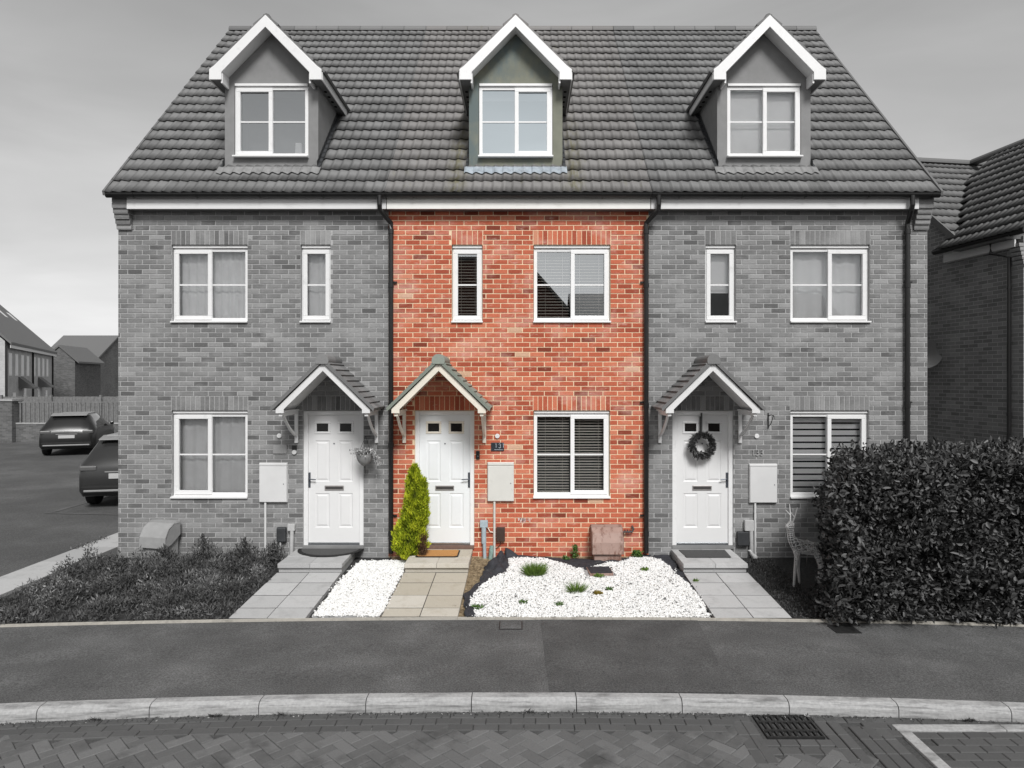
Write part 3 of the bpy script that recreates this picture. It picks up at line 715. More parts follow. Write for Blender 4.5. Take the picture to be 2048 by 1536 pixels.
def add_dormer(root, xc, rend, white, tile, lead, leadd, sash, glass, blind, room, soff):
    YF = 10.745; hw = .735; zb, zt = 6.0, 7.40; wz0, wz1 = 6.19, 7.365; ww = .582
    d = MB(); za = 8.14
    d.box(xc-hw, xc-ww, YF, YF+.12, zb, zt); d.box(xc+ww, xc+hw, YF, YF+.12, zb, zt); d.box(xc-ww, xc+ww, YF, YF+.12, zb, wz0)
    d.prism([(xc-hw, zt), (xc-ww, zt), (xc-ww, wz1), (xc+ww, wz1), (xc+ww, zt), (xc+hw, zt), (xc, za)], YF, YF+.12)
    yb = EY+(zt-EZ)/DZ*DY
    for sg in (-1, 1):
        a, b = sorted((xc+sg*hw, xc+sg*(hw-.1)))
        d.prism([(YF+.121, zb), (YF+.121, zt), (yb+.1, zt+.03), (EY+(6.0-EZ)/DZ*DY+.25, zb)], a, b, 'X')
    dm = d.build('dormer', rend, root)
    # barge board
    b = MB()
    out = [(-.863, 7.315), (-.863, 7.475), (-.795, 7.525), (0, 8.31)]; inn = [(-.675, 7.315), (-.675, 7.43), (0, 8.125)]
    P = [(xc+x, z) for x, z in out] + [(xc-x, z) for x, z in reversed(out[:-1])] + [(xc-x, z) for x, z in inn[:-1]] + [(xc+inn[2][0], inn[2][1])] + [(xc+x, z) for x, z in reversed(inn[:-1])]
    b.prism(P, 10.48, 10.505); b.build('barge_board', white, dm, bevel=.004)
    for sg in (-1, 1):
        s = MB()                                     # sloping soffit behind the board
        s.prism([(xc+sg*.70, 7.425), (xc, 8.148), (xc, 8.175), (xc+sg*.70, 7.45)], 10.506, YF+.05)
        s.box(min(xc+sg*.665, xc+sg*.69), max(xc+sg*.665, xc+sg*.69), 10.506, YF-.002, 7.27, 7.44)
        s.build('verge_soffit', white, dm)
    for sg in (-1, 1):
        s = MB()
        a, c = sorted((xc+sg*.70, xc+sg*.855)); ye = EY+(7.33-EZ)/DZ*DY
        s.prism([(10.507, 7.322), (10.507, 7.345), (ye+.2, 7.345), (ye-.02, 7.322)], a, c, 'X')
        for q in range(4):
            yy = 10.95+.2*q; cx_ = xc+sg*.79
            hl = MB(); hl.prism([(cx_+.026*math.cos(t*math.pi/6), yy+.03*math.sin(t*math.pi/6)) for t in range(12)], 7.3185, 7.3215, 'Z'); hl.build('soffit_vent', 'hole', dm)
        s.build('eaves_soffit', soff, dm)
    for sg in (-1, 1):
        s = MB()
        a, c = sorted((xc+sg*.856, xc+sg*.872)); ye = EY+(7.4-EZ)/DZ*DY
        s.prism([(10.507, 7.315), (10.507, 7.44), (ye+.15, 7.44), (ye-.04, 7.315)], a, c, 'X')
        s.build('eaves_fascia', white, dm)
    # little roof
    V = []; r = MB(); n = 5
    ye = EY+(8.32-EZ)/DZ*DY+.3
    for sg in (-1, 1):
        for i in range(n):
            t0, t1 = i/n, (i+1)/n
            A = (xc+sg*.90*(1-t0), 7.425+(8.325-7.425)*t0); B = (xc+sg*.90*(1-t1), 7.425+(8.325-7.425)*t1)
            r.prism([(A[0], A[1]), (A[0]+sg*.018, A[1]+.03), (B[0]+sg*.006, B[1]+.008), (B[0], B[1]-.02)], 10.495, ye, 'Y', random.random())
    r.prism([(xc-.07, 8.27), (xc-.045, 8.335), (xc, 8.355), (xc+.045, 8.335), (xc+.07, 8.27), (xc, 8.31)], 10.52, ye, 'Y', .5)
    r.build('dormer_roof', tile, dm)
    # lead apron with a wavy lower edge, and side soakers
    l = MB(); nn = 60; off = .034
    def rp(s_, q): return (EY+UY*s_+NY*q, EZ+UZ*s_+NZ*q)
    s_top = (6.045-EZ)/UZ; s_bot = s_top-.235
    pts0 = []; pts1 = []
    for i in range(nn+1):
        x = xc-.80+1.60*i/nn; ph = 2*math.pi*x/.15; hh = .0125*(1+math.sin(ph+.75*math.sin(ph)))+.032
        a = rp(s_bot+.012*math.sin(ph), hh); m_ = rp(s_top-.06, hh*.6+.02)
        pts0.append(((x, a[0], a[1]), (x, m_[0], m_[1]), (x, YF-.006, 6.06)))
    for p, q in zip(pts0, pts0[1:]): l.face([p[0], q[0], q[1], p[1]]); l.face([p[1], q[1], q[2], p[2]])
    l.build('lead_apron', lead, dm, smooth=True, fix=False)
    for sg in (-1, 1):
        n2 = 14; l = MB()
        for i in range(n2):
            s0_ = s_top-.05+i*(2.05/n2); s1_ = s0_+2.05/n2+.015
            a, c = rp(s0_, .052), rp(s1_, .038); x0_, x1_ = xc+sg*(hw+.003), xc+sg*(hw+.05)
            if a[1] > 7.36: break
            l.face([(x0_, a[0], a[1]), (x1_, a[0], a[1]-.004), (x1_, c[0], c[1]-.004), (x0_, c[0], c[1])])
            l.face([(x0_, a[0], a[1]), (x0_, c[0], c[1]), (x0_, c[0]-.02, c[1]+.07), (x0_, a[0]-.02, a[1]+.07)])
        l.build('lead_soaker', leadd, dm, fix=False)
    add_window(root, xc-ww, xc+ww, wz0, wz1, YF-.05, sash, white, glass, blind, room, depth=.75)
    return dm

def tub(mb, pts, r): mb.tube(pts, r, 12)
def add_downpipe(root, x, dx, gx, bottom):
    """gx: gutter outlet x, pipe runs down the wall at x"""
    m = MB(); y = YW-.055
    m.tube([(gx, 10.245, 5.47), (gx, 10.245, 5.33), (gx, 10.27, 5.26), (gx+(x-gx)*.5, 10.36, 5.18), (x, y, 5.10), (x, y, 5.0), (x, y, bottom)], .036, 12)
    for z in (4.97, 4.15, 2.31, 1.73-.02, .35): m.tube([(x, y, z-.035), (x, y, z+.035)], .044, 12)
    for z in (4.20, 2.36, .62): m.box(x-.02 if dx > 0 else x-.085, x+.085 if dx > 0 else x+.02, y+.02, YW-.001, z-.012, z+.012)
    m.build('downpipe', 'black', root, smooth=False)

def house(x0, x1, label, colour, mirror, dorm_x, gable_left, gable_right, pipe, wins, door, cfg):
    root = thing('terraced_house', label, 'house', ((x0+x1)/2, YW, 0), 'terraced houses in the row')
    br, mo = ('brick_red', 'mortar_cream') if colour else ('brick_grey', 'mortar_grey')
    wh = 'white' if colour else 'white_g'
    holes = []; sol = []
    for (a, b, c, e, *_) in wins: holes.append((a, b, c, e)); sol.append((a-.005, b+.005, e, e+.225))
    holes.append((door[0], door[1], .13, 2.23)); sol.append((door[0]-.005, door[1]+.005, 2.23, 2.455))
    w_ = MB(); wall_face(w_, x0, x1, -.25, 5.33, holes, sol)
    w_.build('wall', [br, mo], root, fix=False)
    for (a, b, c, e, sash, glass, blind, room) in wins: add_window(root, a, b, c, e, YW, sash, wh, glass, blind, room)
    add_door(root, door[0], door[1], .13, 2.23, door[2], 'door_white' if colour else 'door_g', wh, 'cream' if colour else 'white_g')
    add_canopy(root, door[3], 'tile_canopy' if colour else 'tile_canopy_g', 'cream' if colour else 'cream_g')
    if door[4]: pass
    # side gables, back
    sd = MB(); sidew = 18.9
    for flag, x, s_ in ((gable_left, x0, 1), (gable_right, x1, -1)):
        if flag:
            sd.prism([(YW+.008, -.3), (YW+.008, 5.35), (EY+.2, 5.36), (RY, RZr-.04), (2*RY-EY-.2, 5.36), (18.9, 5.3), (18.9, -.3)], x+s_*.001, x+s_*.1, 'X')
    sd.box(x0+.12, x1-.12, 18.8, 18.9, -.3, 5.3)
    sd.build('gable_wall' if (gable_left or gable_right) else 'back_wall', 'brick_side', root)
    # corbelled brick at the eaves ends
    for flag, xx, s_ in ((gable_left, x0, 1), (gable_right, x1, -1)):
        if flag:
            cb = MB()
            for k in range(6):
                zt_ = 5.46-.075*k; yo = 10.34+.03*max(0, k-1)
                a, b = sorted((xx-s_*.002, xx+s_*.225))
                cb.box(a, b, yo, YW-.001, zt_-.066, zt_, random.random(), 0)
                cb.box(a+.004, b-.004, yo+.006, YW-.001, zt_-.076, zt_-.066, .5, 1)
            cb.build('corbel', [br, mo], root)
    # roof
    vx0, vx1 = x0-(.06 if gable_left else 0), x1+(.06 if gable_right else 0)
    sk = lambda x, y, z: abs(x-dorm_x) < .64 and YW+.40 < y and z < 7.35
    V, F, rr = tile_roof(vx0, vx1, sk)
    roof = npmesh('roof', V, F, rr, 'tile_c' if colour else 'tile_g', root)
    bk = MB(); bk.prism([(EY+.05, EZ-.06), (EY+.05+.04*NY, EZ-.02), (RY, RZr-.03), (RY, RZr-.09)], vx0+.01, dorm_x-.66, 'X')
    bk.prism([(EY+.05, EZ-.06), (EY+.05+.04*NY, EZ-.02), (RY, RZr-.03), (RY, RZr-.09)], dorm_x+.66, vx1-.01, 'X')
    bk.prism([(RY, RZr-.0), (2*RY-EY, EZ), (2*RY-EY, EZ-.08), (RY, RZr-.09)], vx0, vx1, 'X')
    bk.build('roof_deck', 'tile_dark', roof)
    rt = MB(); x = vx0; n_ = max(1, round((vx1-vx0)/.45)); L_ = (vx1-vx0)/n_
    for k in range(n_):
        a, b = vx0+k*L_+.004, vx0+(k+1)*L_-.004
        rt.prism([(RY+.13*math.cos(R(t)), RZr-.045+.115*math.sin(R(t))) for t in range(-10, 191, 20)], a, b, 'X', random.random())
    rt.build('ridge_tile', 'tile_c' if colour else 'tile_g', roof)
    for flag, xx, s_ in ((gable_left, vx0, 1), (gable_right, vx1, -1)):
        if flag:
            v = MB(); a, b = sorted((xx-s_*.004, xx+s_*.03))
            v.prism([(EY-.03, EZ-.05), (EY-.05, EZ+.012), (RY, RZr+.03), (RY, RZr-.06)], a, b, 'X'); v.build('verge', 'tile_dark', roof)
    # fascia, soffit, gutter
    fx0, fx1 = x0+(.225 if gable_left else .0), x1-(.225 if gable_right else .0)
    f = MB(); f.box(fx0+.004, fx1-.004, 10.33, 10.352, 5.289, 5.475); f.build('fascia', 'fascia' if colour else 'fascia_g', root, bevel=.003)
    f = MB(); f.box(fx0+.004, fx1-.004, 10.353, YW+.004, 5.292, 5.31); f.build('soffit', 'soffit', root)
    gx0, gx1 = x0-(.04 if gable_left else -.002), x1+(.04 if gable_right else -.002)
    gt = MB(); n_ = 9
    prof = [(10.27+.058*math.cos(R(180+180*t/n_)), 5.505+.062*math.sin(R(180+180*t/n_))) for t in range(n_+1)]
    prof2 = [(10.27+.053*math.cos(R(180+180*t/n_)), 5.508+.055*math.sin(R(180+180*t/n_))) for t in range(n_, -1, -1)]
    gt.prism(prof+prof2, gx0, gx1, 'X')
    x = gx0+.4
    while x < gx1-.1:
        gt.prism([(10.27+.064*math.cos(R(180+180*t/n_)), 5.505+.070*math.sin(R(180+180*t/n_))) for t in range(n_+1)], x, x+.022, 'X'); x += .95
    gt.build('gutter', 'black', root)
    add_dormer(root, dorm_x, *cfg)
    for p in pipe: add_downpipe(root, *p)
    return root

UZ0, UZ1, GZ0, GZ1 = 3.58, 4.78, .88, 2.23
ven = ('venetian', R(24), .0425); ven2 = ('venetian', R(26), .046)
house(-6.22, -2.062, 'grey brick end house at the left of the row, behind an overgrown front bed', False, True, -3.95, True, False, [],
    [(X(343), X(495), UZ0, UZ1, 'L', 'glass', ('curtain', 'curtain', 60), 'room_mid'), (X(601), X(661), UZ0, UZ1, 'one', 'glass', ('curtain', 'curtain', 20), 'room_mid'),
     (X(343), X(495), GZ0, GZ1, 'L', 'glass', ('curtain', 'curtain', 40), 'room_mid')],
    (X(606), X(727), 'L', -2.856, False),
    ('render_g', 'white_g', 'tile_dark', 'lead_g', 'lead_dark', 'L', 'glass_hi', None, 'room_mid', 'soffit'))
house(-2.060, 1.940, 'red brick middle house with red walls and a brown-grey tiled roof', True, False, X(1031.2)+.0, False, False,
    [(X(783.5), 1, X(766), .05), (X(1291), -1, X(1311), .05)],
    [(X(903.5), X(965), UZ0, UZ1, 'one', 'glass_hi', ven2, 'room'), (X(1067), X(1221), UZ0, UZ1, 'R', 'glass_hi', ven2, 'room'),
     (X(1067), X(1220), GZ0, GZ1, 'R', 'glass', ven, 'room')],
    (X(829.5), X(948.5), 'R', -1.20, True),
    ('render_c', 'white', 'tile_c', 'lead', 'lead_dark', 'R', 'glass_blue', ('roller', 'blind_white', .14), 'room_mid', 'soffit'))
house(1.942, 6.23, 'grey brick end house at the right of the row, behind the leafy hedge', False, False, 3.80, False, True, [(X(1811), 1, X(1806), .05)],
    [(X(1411), X(1472), UZ0, UZ1, 'one', 'glass', ('roller', 'blind_white', .62), 'room_mid'), (X(1581), X(1740), UZ0, UZ1, 'R', 'glass', ('curtain', 'blind_white', 30), 'room_mid'),
     (X(1581), X(1738), GZ0, GZ1, 'R', 'glass', ('zebra',), 'room')],
    (X(1345), X(1467), 'R', 2.725, False),
    ('render_g', 'white_g', 'tile_dark', 'lead_g', 'lead_dark', 'R', 'glass', ('roller', 'blind_white', 1.0), 'room_mid', 'soffit'))

#@@PART2
# ================================================================ THINGS FIXED TO OR STANDING AT THE WALL
def meter_box(x0, x1, z0, z1, mat, label, cx, pm):
    t = thing('meter_box', label, 'meter box', ((x0+x1)/2, YW, z0), 'meter boxes on the house fronts')
    m = MB(); m.box(x0, x1, YW-.030, YW-.001, z0, z1); m.box(x0+.004, x1-.004, YW-.045, YW-.030, z1-.045, z1-.004); m.build('case', mat, t, bevel=.006)
    m = MB(); m.box(x0+.008, x1-.008, YW-.052, YW-.031, z0+.008, z1-.052); d = m.build('door', mat, t, bevel=.006)
    MB().disc((x1-.05, (z0+z1)/2-.02), .008, YW-.056, YW-.052).build('lock', 'handle', d)
    MB().tube([(cx, YW-.025, z0), (cx, YW-.025, -.1)], .017, 10).build('conduit', pm, t)
    return t
meter_box(X(975), X(1028), Z(1002), Z(924), 'meter', 'white meter box on the red brick wall between front door and window', X(989), 'meter')
meter_box(X(520), X(576), Z(1004), Z(925), 'meter_g', 'white meter box on the left grey house, beside its door', X(532), 'meter_g')
meter_box(X(1497), X(1553), Z(1005), Z(927), 'meter_g', 'white meter box on the right grey house, between door and window', X(1509), 'meter_g')
def small_light(x, z, label):
    m = MB(); m.disc((x, z), .036, YW-.022, YW-.001, 24); tag(m.build('wall_light', 'cream_g', bevel=.006), label, 'wall light', 'round wall lights by the doors')
small_light(X(994.7), Z(872), 'small round white wall light above the dark number plaque')
small_light(X(559), Z(871.5), 'small round white wall light above the pale plaque on the left grey house')
small_light(X(1513), Z(872), 'small round white wall light on the right grey house above its number')
# number plaques
def stroke(mb, pts, r, y): mb.tube([(x, y, z) for x, z in pts], r, 6)
def digit(mb, ch, x, z, h, y, r=.0030):
    if ch == '1': stroke(mb, [(x-.10*h, z+.88*h), (x+.04*h, z+h), (x+.04*h, z)], r, y)
    else:
        top = [(x+.25*h*math.sin(R(a)), z+.75*h+.25*h*math.cos(R(a))) for a in range(-60, 181, 30)]
        bot = [(x+.27*h*math.sin(R(a)), z+.25*h+.27*h*math.cos(R(a))) for a in range(0, 241, 30)]
        stroke(mb, top+bot[1:], r, y)
t = thing('number_plaque', 'dark slate plaque reading 131 beside the white door of the red house', 'number sign', (X(995), YW, Z(893)))
MB().box(X(982.3), X(1008), YW-.016, YW-.001, Z(901.5), Z(885)).build('plate', 'plaque', t, bevel=.002)
d = MB(); h = .062
digit(d, '1', X(992), Z(895), h, YW-.0175); digit(d, '3', X(999.5), Z(895.5), h, YW-.0175); digit(d, '1', X(1006.5), Z(895), h, YW-.0175)
d.box(X(989), X(1006), YW-.0175, YW-.016, Z(899.4), Z(898.9)); d.build('digits', 'plaque_ink', t)
t = thing('number_plaque', 'pale rectangular plaque beside the door of the left grey house', 'number sign', (X(560), YW, Z(898)))
MB().box(X(547), X(574), YW-.016, YW-.001, Z(907), Z(889)).build('plate', 'plaque_g', t, bevel=.003)
d = MB()
for i, ch in enumerate('133'): digit(d, ch, X(1506+8.2*i), Z(910.5), .085, YW-.010, .0075)
tag(d.build('house_number', 'digit_g'), 'raised pale digits 133 on the right grey house above its meter box', 'house number')
# doorbells
t = thing('doorbell', 'black doorbell with a round button beside the white door of the red house', 'doorbell', (X(956), YW, Z(909)), 'doorbells by the front doors')
MB().box(X(952.3), X(959.6), YW-.028, YW-.001, Z(918), Z(901.5)).build('body', 'black', t, bevel=.004)
MB().disc((X(956), Z(912)), .012, YW-.031, YW-.028, 16).build('button', 'metal', t)
t = thing('doorbell', 'dark-topped doorbell with a pale button, beside the left grey house door', 'doorbell', (X(589), YW, Z(900)), 'doorbells by the front doors')
MB().box(X(585), X(594), YW-.03, YW-.001, Z(899), Z(890)).build('body', 'black', t, bevel=.004); MB().disc((X(589.5), Z(904)), .034, YW-.03, YW-.001, 16).build('button', 'meter_g', t)
# pipes by the door of the red house
t = thing('cable_duct', 'grey-blue cable duct with a square cap beside the red house door', 'duct', (X(968), YW, 0), 'pipes at the foot of the houses')
MB().box(X(960.5), X(976), YW-.075, YW-.001, Z(1053), Z(1039.5)).build('cap', 'pipe_blue', t, bevel=.006)
MB().tube([(X(968), YW-.045, Z(1052)), (X(968), YW-.045, Z(1085))], .036, 14).tube([(X(969), YW-.05, Z(1084)), (X(970), YW-.06, Z(1116))], .027, 12).build('pipe', 'pipe_blue', t, smooth=False)
m = MB().tube([(X(984), YW-.07, Z(1089)), (X(981.5), YW-.10, Z(1116))], .032, 14)
tag(m.build('pipe_stub', 'pipe_green'), 'short greenish pipe stub leaning between the duct and the white conduit', 'pipe')
t = thing('utility_box', 'brown box with a thin black cable, low on the red brick wall', 'utility box', (X(1001), YW, Z(1082)), 'utility boxes low on the walls')
MB().box(X(993), X(1010), YW-.06, YW-.001, Z(1081), Z(1053.5)).build('body', 'brown', t, bevel=.006)
MB().tube([(X(1001.5), YW-.03, Z(1081)), (X(1001.5), YW-.03, Z(1087)), (X(997), YW-.025, Z(1093)), (X(991), YW-.02, Z(1096))], .005, 6).build('cable', 'cable', t)
m = MB().tube([(X(976), YW-.02, Z(1055)), (X(980), YW-.03, Z(1062)), (X(986), YW-.02, Z(1064))], .008, 8); tag(m.build('flex_pipe', 'cream'), 'short pale flexible pipe looping behind the white conduit', 'pipe')
# left house low fittings
t = thing('utility_box', 'dark rounded box low on the left grey house by its door', 'utility box', (X(565), YW, Z(1082)), 'utility boxes low on the walls')
MB().box(X(555.5), X(574.5), YW-.07, YW-.001, Z(1083), Z(1053)).build('body', 'lead_dark', t, bevel=.02)
MB().tube([(X(563), YW-.05, Z(1083)), (X(563), YW-.05, Z(1112))], .014, 8).build('cable', 'pipe_g', t)
t = thing('cable_duct', 'pale grey duct with a square cap beside the left grey house door', 'duct', (X(586), YW, 0), 'pipes at the foot of the houses')
MB().box(X(578), X(592), YW-.07, YW-.001, Z(1060), Z(1047)).build('cap', 'pipe_g', t, bevel=.006); MB().tube([(X(586), YW-.045, Z(1060)), (X(585), YW-.05, Z(1106))], .03, 12).build('pipe', 'pipe_g', t)
# right house low fittings
t = thing('utility_box', 'dark box low on the right grey house, beside its door', 'utility box', (X(1483), YW, Z(1088)), 'utility boxes low on the walls')
MB().box(X(1473), X(1495), YW-.08, YW-.001, Z(1089), Z(1062)).build('body', 'lead_dark', t, bevel=.008)
t = thing('cable_duct', 'pale duct with a square cap beside the right grey house door', 'duct', (X(1500), YW, 0), 'pipes at the foot of the houses')
MB().box(X(1487), X(1505), YW-.075, YW-.001, Z(1060), Z(1039)).build('cap', 'pipe_g', t, bevel=.006); MB().tube([(X(1500), YW-.05, Z(1060)), (X(1501), YW-.055, Z(1108))], .032, 12).build('pipe', 'pipe_g', t)
# gas meter boxes standing at the wall
def gas_box(name_label, x0, x1, zt, zb, mat, yaw, pipe):
    xc = (x0+x1)/2; W = (x1-x0)/2
    t = thing('gas_meter_box', name_label, 'gas meter box', (xc, YW-.2, zb), 'gas meter boxes against the house fronts')
    if yaw: t.rotation_euler.z = yaw
    h = zt-zb; y = YW-.02
    m = MB(); m.prism([(y, zb), (y, zt-.02), (y-.22, zt-.10), (y-.27, zb+.42*h), (y-.27, zb)], xc-W*.86, xc+W*.86, 'X'); m.build('body', mat, t, bevel=.015)
    m = MB(); pr = [(y, zt), (y-.13, zt-.012), (y-.235, zt-.075), (y-.30, zt-.30*h-.04), (y-.315, zb+.32*h)]
    pin = [(a+.018, b-.004) for a, b in pr]
    m.prism(pr+list(reversed(pin)), xc-W, xc+W, 'X')
    for s_ in (-1, 1):
        a, b = sorted((xc+s_*W, xc+s_*(W-.012))); m.prism(pr+[(y-.18, zb+.40*h), (y, zb+.62*h)], a, b, 'X')
    m.prism([(xc-W*.97, zt+.012), (xc+W*.97, zt+.012), (xc+W*1.02, zt-.018), (xc-W*1.02, zt-.018)], y-.10, y, 'Y')
    m.build('lid', mat, t, bevel=.012)
    l = MB()
    for k in (.28, .46, .64): l.box(xc-W*.94, xc+W*.94, y-.318+.075*k, y-.302+.075*k, zt-k*h*.8-.002, zt-k*h*.8+.001)
    if pipe:
        p = MB(); p.tube([(xc+W, YW-.06, zt-.10), (xc+W+.16, YW-.06, zt-.10), (xc+W+.185, YW-.05, zt-.06), (xc+W+.165, YW-.02, zt-.015)], .014, 8); p.build('pipe', 'lead_dark', t)
        for q in range(3): MB().disc((xc+W+.05+q*.04, zt-.075), .01, YW-.07, YW-.05, 10).build('bolt', 'lead_dark', t)
    return t
gas_box('brown-pink gas meter box with peeling lid against the red brick wall', X(1180), X(1242), Z(1049), Z(1121), 'gas_brown', 0, True)
gas_box('grey gas meter box with sloping lid in the weeds by the left grey house', X(300), X(362), Z(1040), Z(1108), 'gas_g', R(-14), False)
# wreath on the right hand door
t = thing('wreath', 'dark leafy wreath hanging by a strap on the right grey house door', 'wreath', (X(1403), YW, Z(890)))
n = 1500; a = rng.random(n)*2*np.pi; ph = rng.random(n)*2*np.pi; rr = .145+.05*np.sqrt(rng.random(n))*np.cos(ph)
Pw = np.stack([X(1402.5)+rr*np.cos(a), YW-.03-.04*np.abs(np.sin(ph))-.01, Z(890)+rr*np.sin(a)], 1)
Dw = np.stack([np.cos(a)*.6-np.sin(a)*.8, -.5*rng.random(n), np.sin(a)*.6+np.cos(a)*.8], 1)+rng.normal(0, .5, (n, 3))
leaves('foliage', Pw, Dw, rng.uniform(.04, .075, n), .018, 'wreath', t)
MB().box(X(1401), X(1404.5), YW-.004, YW-.001, Z(870), Z(826)).box(X(1401), X(1404.5), YW+.044, YW+.056, Z(870), Z(833)).build('strap', 'mat_dark', t)
# hanging basket by the left door
t = thing('hanging_basket', 'hanging basket of pale dried flowers beside the left grey house door', 'hanging basket', (X(740), YW-.18, Z(920)))
m = MB(); bc = (X(736), YW-.22, Z(905))
prof = [(.125, 0), (.118, -.06), (.09, -.12), (.045, -.165), (.012, -.185)]
n0 = 0; k = 20
for (r_, z_) in prof:
    for i in range(k): m.v.append((bc[0]+r_*math.cos(2*math.pi*i/k), bc[1]+r_*math.sin(2*math.pi*i/k), bc[2]+z_))
for q in range(len(prof)-1):
    for i in range(k): j = (i+1) % k; m.f.append((q*k+i, q*k+j, (q+1)*k+j, (q+1)*k+i)); m.r.append(.5); m.m.append(0)
m.build('bowl', 'render_g', t, smooth=True)
n = 500; P0 = np.stack([bc[0]+rng.normal(0, .07, n), bc[1]+rng.normal(0, .06, n), bc[2]+rng.uniform(-.02, .07, n)], 1)
leaves('flowers', P0, rng.normal(0, 1, (n, 3))+[0, -.3, .5], .04, .022, 'flower_g', t)
n = 220; tt = rng.random(n); P0 = np.stack([bc[0]+.12+.10*tt+rng.normal(0, .015, n), bc[1]-.05+rng.normal(0, .02, n), bc[2]+.08-.20*tt], 1)
leaves('trailing_stems', P0, rng.normal(0, .4, (n, 3))+[.3, -.1, -1], .06, .012, 'flower_g', t)
m = MB(); m.tube([(X(742), YW-.02, Z(872)), (X(738), YW-.22, Z(870))], .006, 6)
for dx_ in (-.1, .1): m.tube([(X(738), YW-.22, Z(870)), (bc[0]+dx_, bc[1], bc[2])], .003, 5)
m.tube([(bc[0], bc[1], bc[2]-.18), (bc[0]+.01, bc[1], bc[2]-.30)], [.012, .004], 6); m.build('hanger', 'black', t)
# basket bracket on the right house
m = MB(); x = X(1536); m.box(x-.008, x+.008, YW-.012, YW-.001, Z(857), Z(826)); m.tube([(x, YW-.01, Z(832)), (x+.01, YW-.12, Z(829)), (x+.01, YW-.24, Z(831)), (x+.01, YW-.26, Z(836))], .007, 6)
m.tube([(x, YW-.01, Z(854)), (x+.01, YW-.1, Z(846)), (x+.01, YW-.19, Z(831))], .006, 6); tag(m.build('basket_bracket', 'black'), 'black hanging basket bracket on the right grey house left of its window', 'bracket')
# lime deposit streak under the middle of the red wall is part of the bricks' look: thin crust
m = MB()
for k in range(26):
    x = X(1036)+random.random()*.21; l = random.uniform(.02, .075); wd = random.uniform(.004, .011); m.box(x, x+wd, YW-.0022, YW-.001, Z(1036)-l, Z(1036)+random.uniform(-.004, .004))
tag(m.build('lime_streak', 'efflo'), 'white lime streak on the red bricks right of the brown utility box', 'lime stain')

# ================================================================ PATHS, GRAVEL, LITTER, MATS
def garden_path(x0, label, smat, step_in):
    t = thing('garden_path', label, 'path', (x0+.46, 9.2, -.05), 'slab paths to the front doors')
    w2 = .4575
    m = MB(); rows = [(9.66, 9.25), (9.25, 8.79), (8.79, 8.37), (8.37, yg(x0+.4)+.032)]
    for (ya, yb) in rows:
        for k in range(2):
            a, b = x0+k*w2+.005, x0+(k+1)*w2-.005; za, zb_ = zg(ya)+.022, zg(yb)+.020; j = random.uniform(-.002, .002); r_ = random.random()
            n = len(m.v); A, B = ya-.014, yb+.014
            m.v += [(a, B, zb_-.06), (b, B, zb_-.06), (b, A, za-.06), (a, A, za-.06), (a, B, zb_+j), (b, B, zb_+j), (b, A, za+j), (a, A, za+j)]
            for q in ((0, 3, 2, 1), (4, 5, 6, 7), (0, 1, 5, 4), (1, 2, 6, 5), (2, 3, 7, 6), (3, 0, 4, 7)): m.f.append(tuple(n+i for i in q)); m.r.append(r_); m.m.append(0)
    m.build('paving_slabs', smat, t, bevel=.003)
    m = MB()
    for k in range(2):
        a, b = x0+.005+k*w2, x0+.002+(k+1)*w2
        m.box(a, b, 9.665, 10.05, .035, .097+random.uniform(0, .002), random.random()); m.box(a, b, 10.06, 10.475, .045, .104, random.random())
    m.build('step_slabs', smat, t, bevel=.006)
    bed = MB(); ye_ = yg(x0+.4)+.034; bed.face([(x0+.004, ye_, zg(ye_)+.0145), (x0+.911, ye_, zg(ye_)+.0145), (x0+.911, 9.68, zg(9.68)+.0165), (x0+.004, 9.68, zg(9.68)+.0165)]); bed.build('bedding', 'soil', t, fix=False)
    MB().box(x0+.012, x0+.905, 9.70, 10.48, -.15, .033, .35).build('step_riser', smat, t, bevel=.004)
    return t
garden_path(-1.680, 'beige slab path with one step up to the white door of the red house', 'slab_c', 0)
garden_path(-3.475, 'grey slab path leading to the left grey house, beside the overgrown bed', 'slab_g', 0)
garden_path(2.275, 'grey slab path leading to the right grey house, beside the leafy hedge', 'slab_g', 0)
# door mats
t = thing('doormat', 'orange coir doormat with a black border on the beige step', 'doormat', (-1.23, 10.2, .083), 'doormats')
P = [(-1.55, 10.0), (-.985, 10.0), (-.945, 10.03), (-.945, 10.37), (-.985, 10.40), (-1.52, 10.40), (-1.57, 10.37), (-1.575, 10.03)]
MB().prism(P, .105, .113, 'Z').build('border', 'rubber', t)
c_ = (-1.26, 10.2); MB().prism([(c_[0]+(x-c_[0])*.94, c_[1]+(y-c_[1])*.90) for x, y in P], .1132, .119, 'Z').build('pile', 'coir', t)
t = thing('doormat', 'grey half-round doormat on the step of the left grey house', 'doormat', (-2.95, 10.3, .085), 'doormats')
MB().prism([(-2.93+.50*math.cos(R(a)), 10.47+.46*math.sin(R(a))) for a in range(180, 361, 12)], .105, .115, 'Z').build('border', 'rubber', t)
MB().prism([(-2.93+.44*math.cos(R(a)), 10.455+.39*math.sin(R(a))) for a in range(180, 361, 12)], .1152, .119, 'Z').build('pile', 'mat_dark', t)
m = MB(); m.prism([(2.40, 9.98), (3.05, 9.98), (3.08, 10.40), (2.38, 10.40)], .105, .114, 'Z'); tag(m.build('doormat', 'mat_dark'), 'dark grey rectangular doormat on the step of the right grey house', 'doormat', 'doormats')

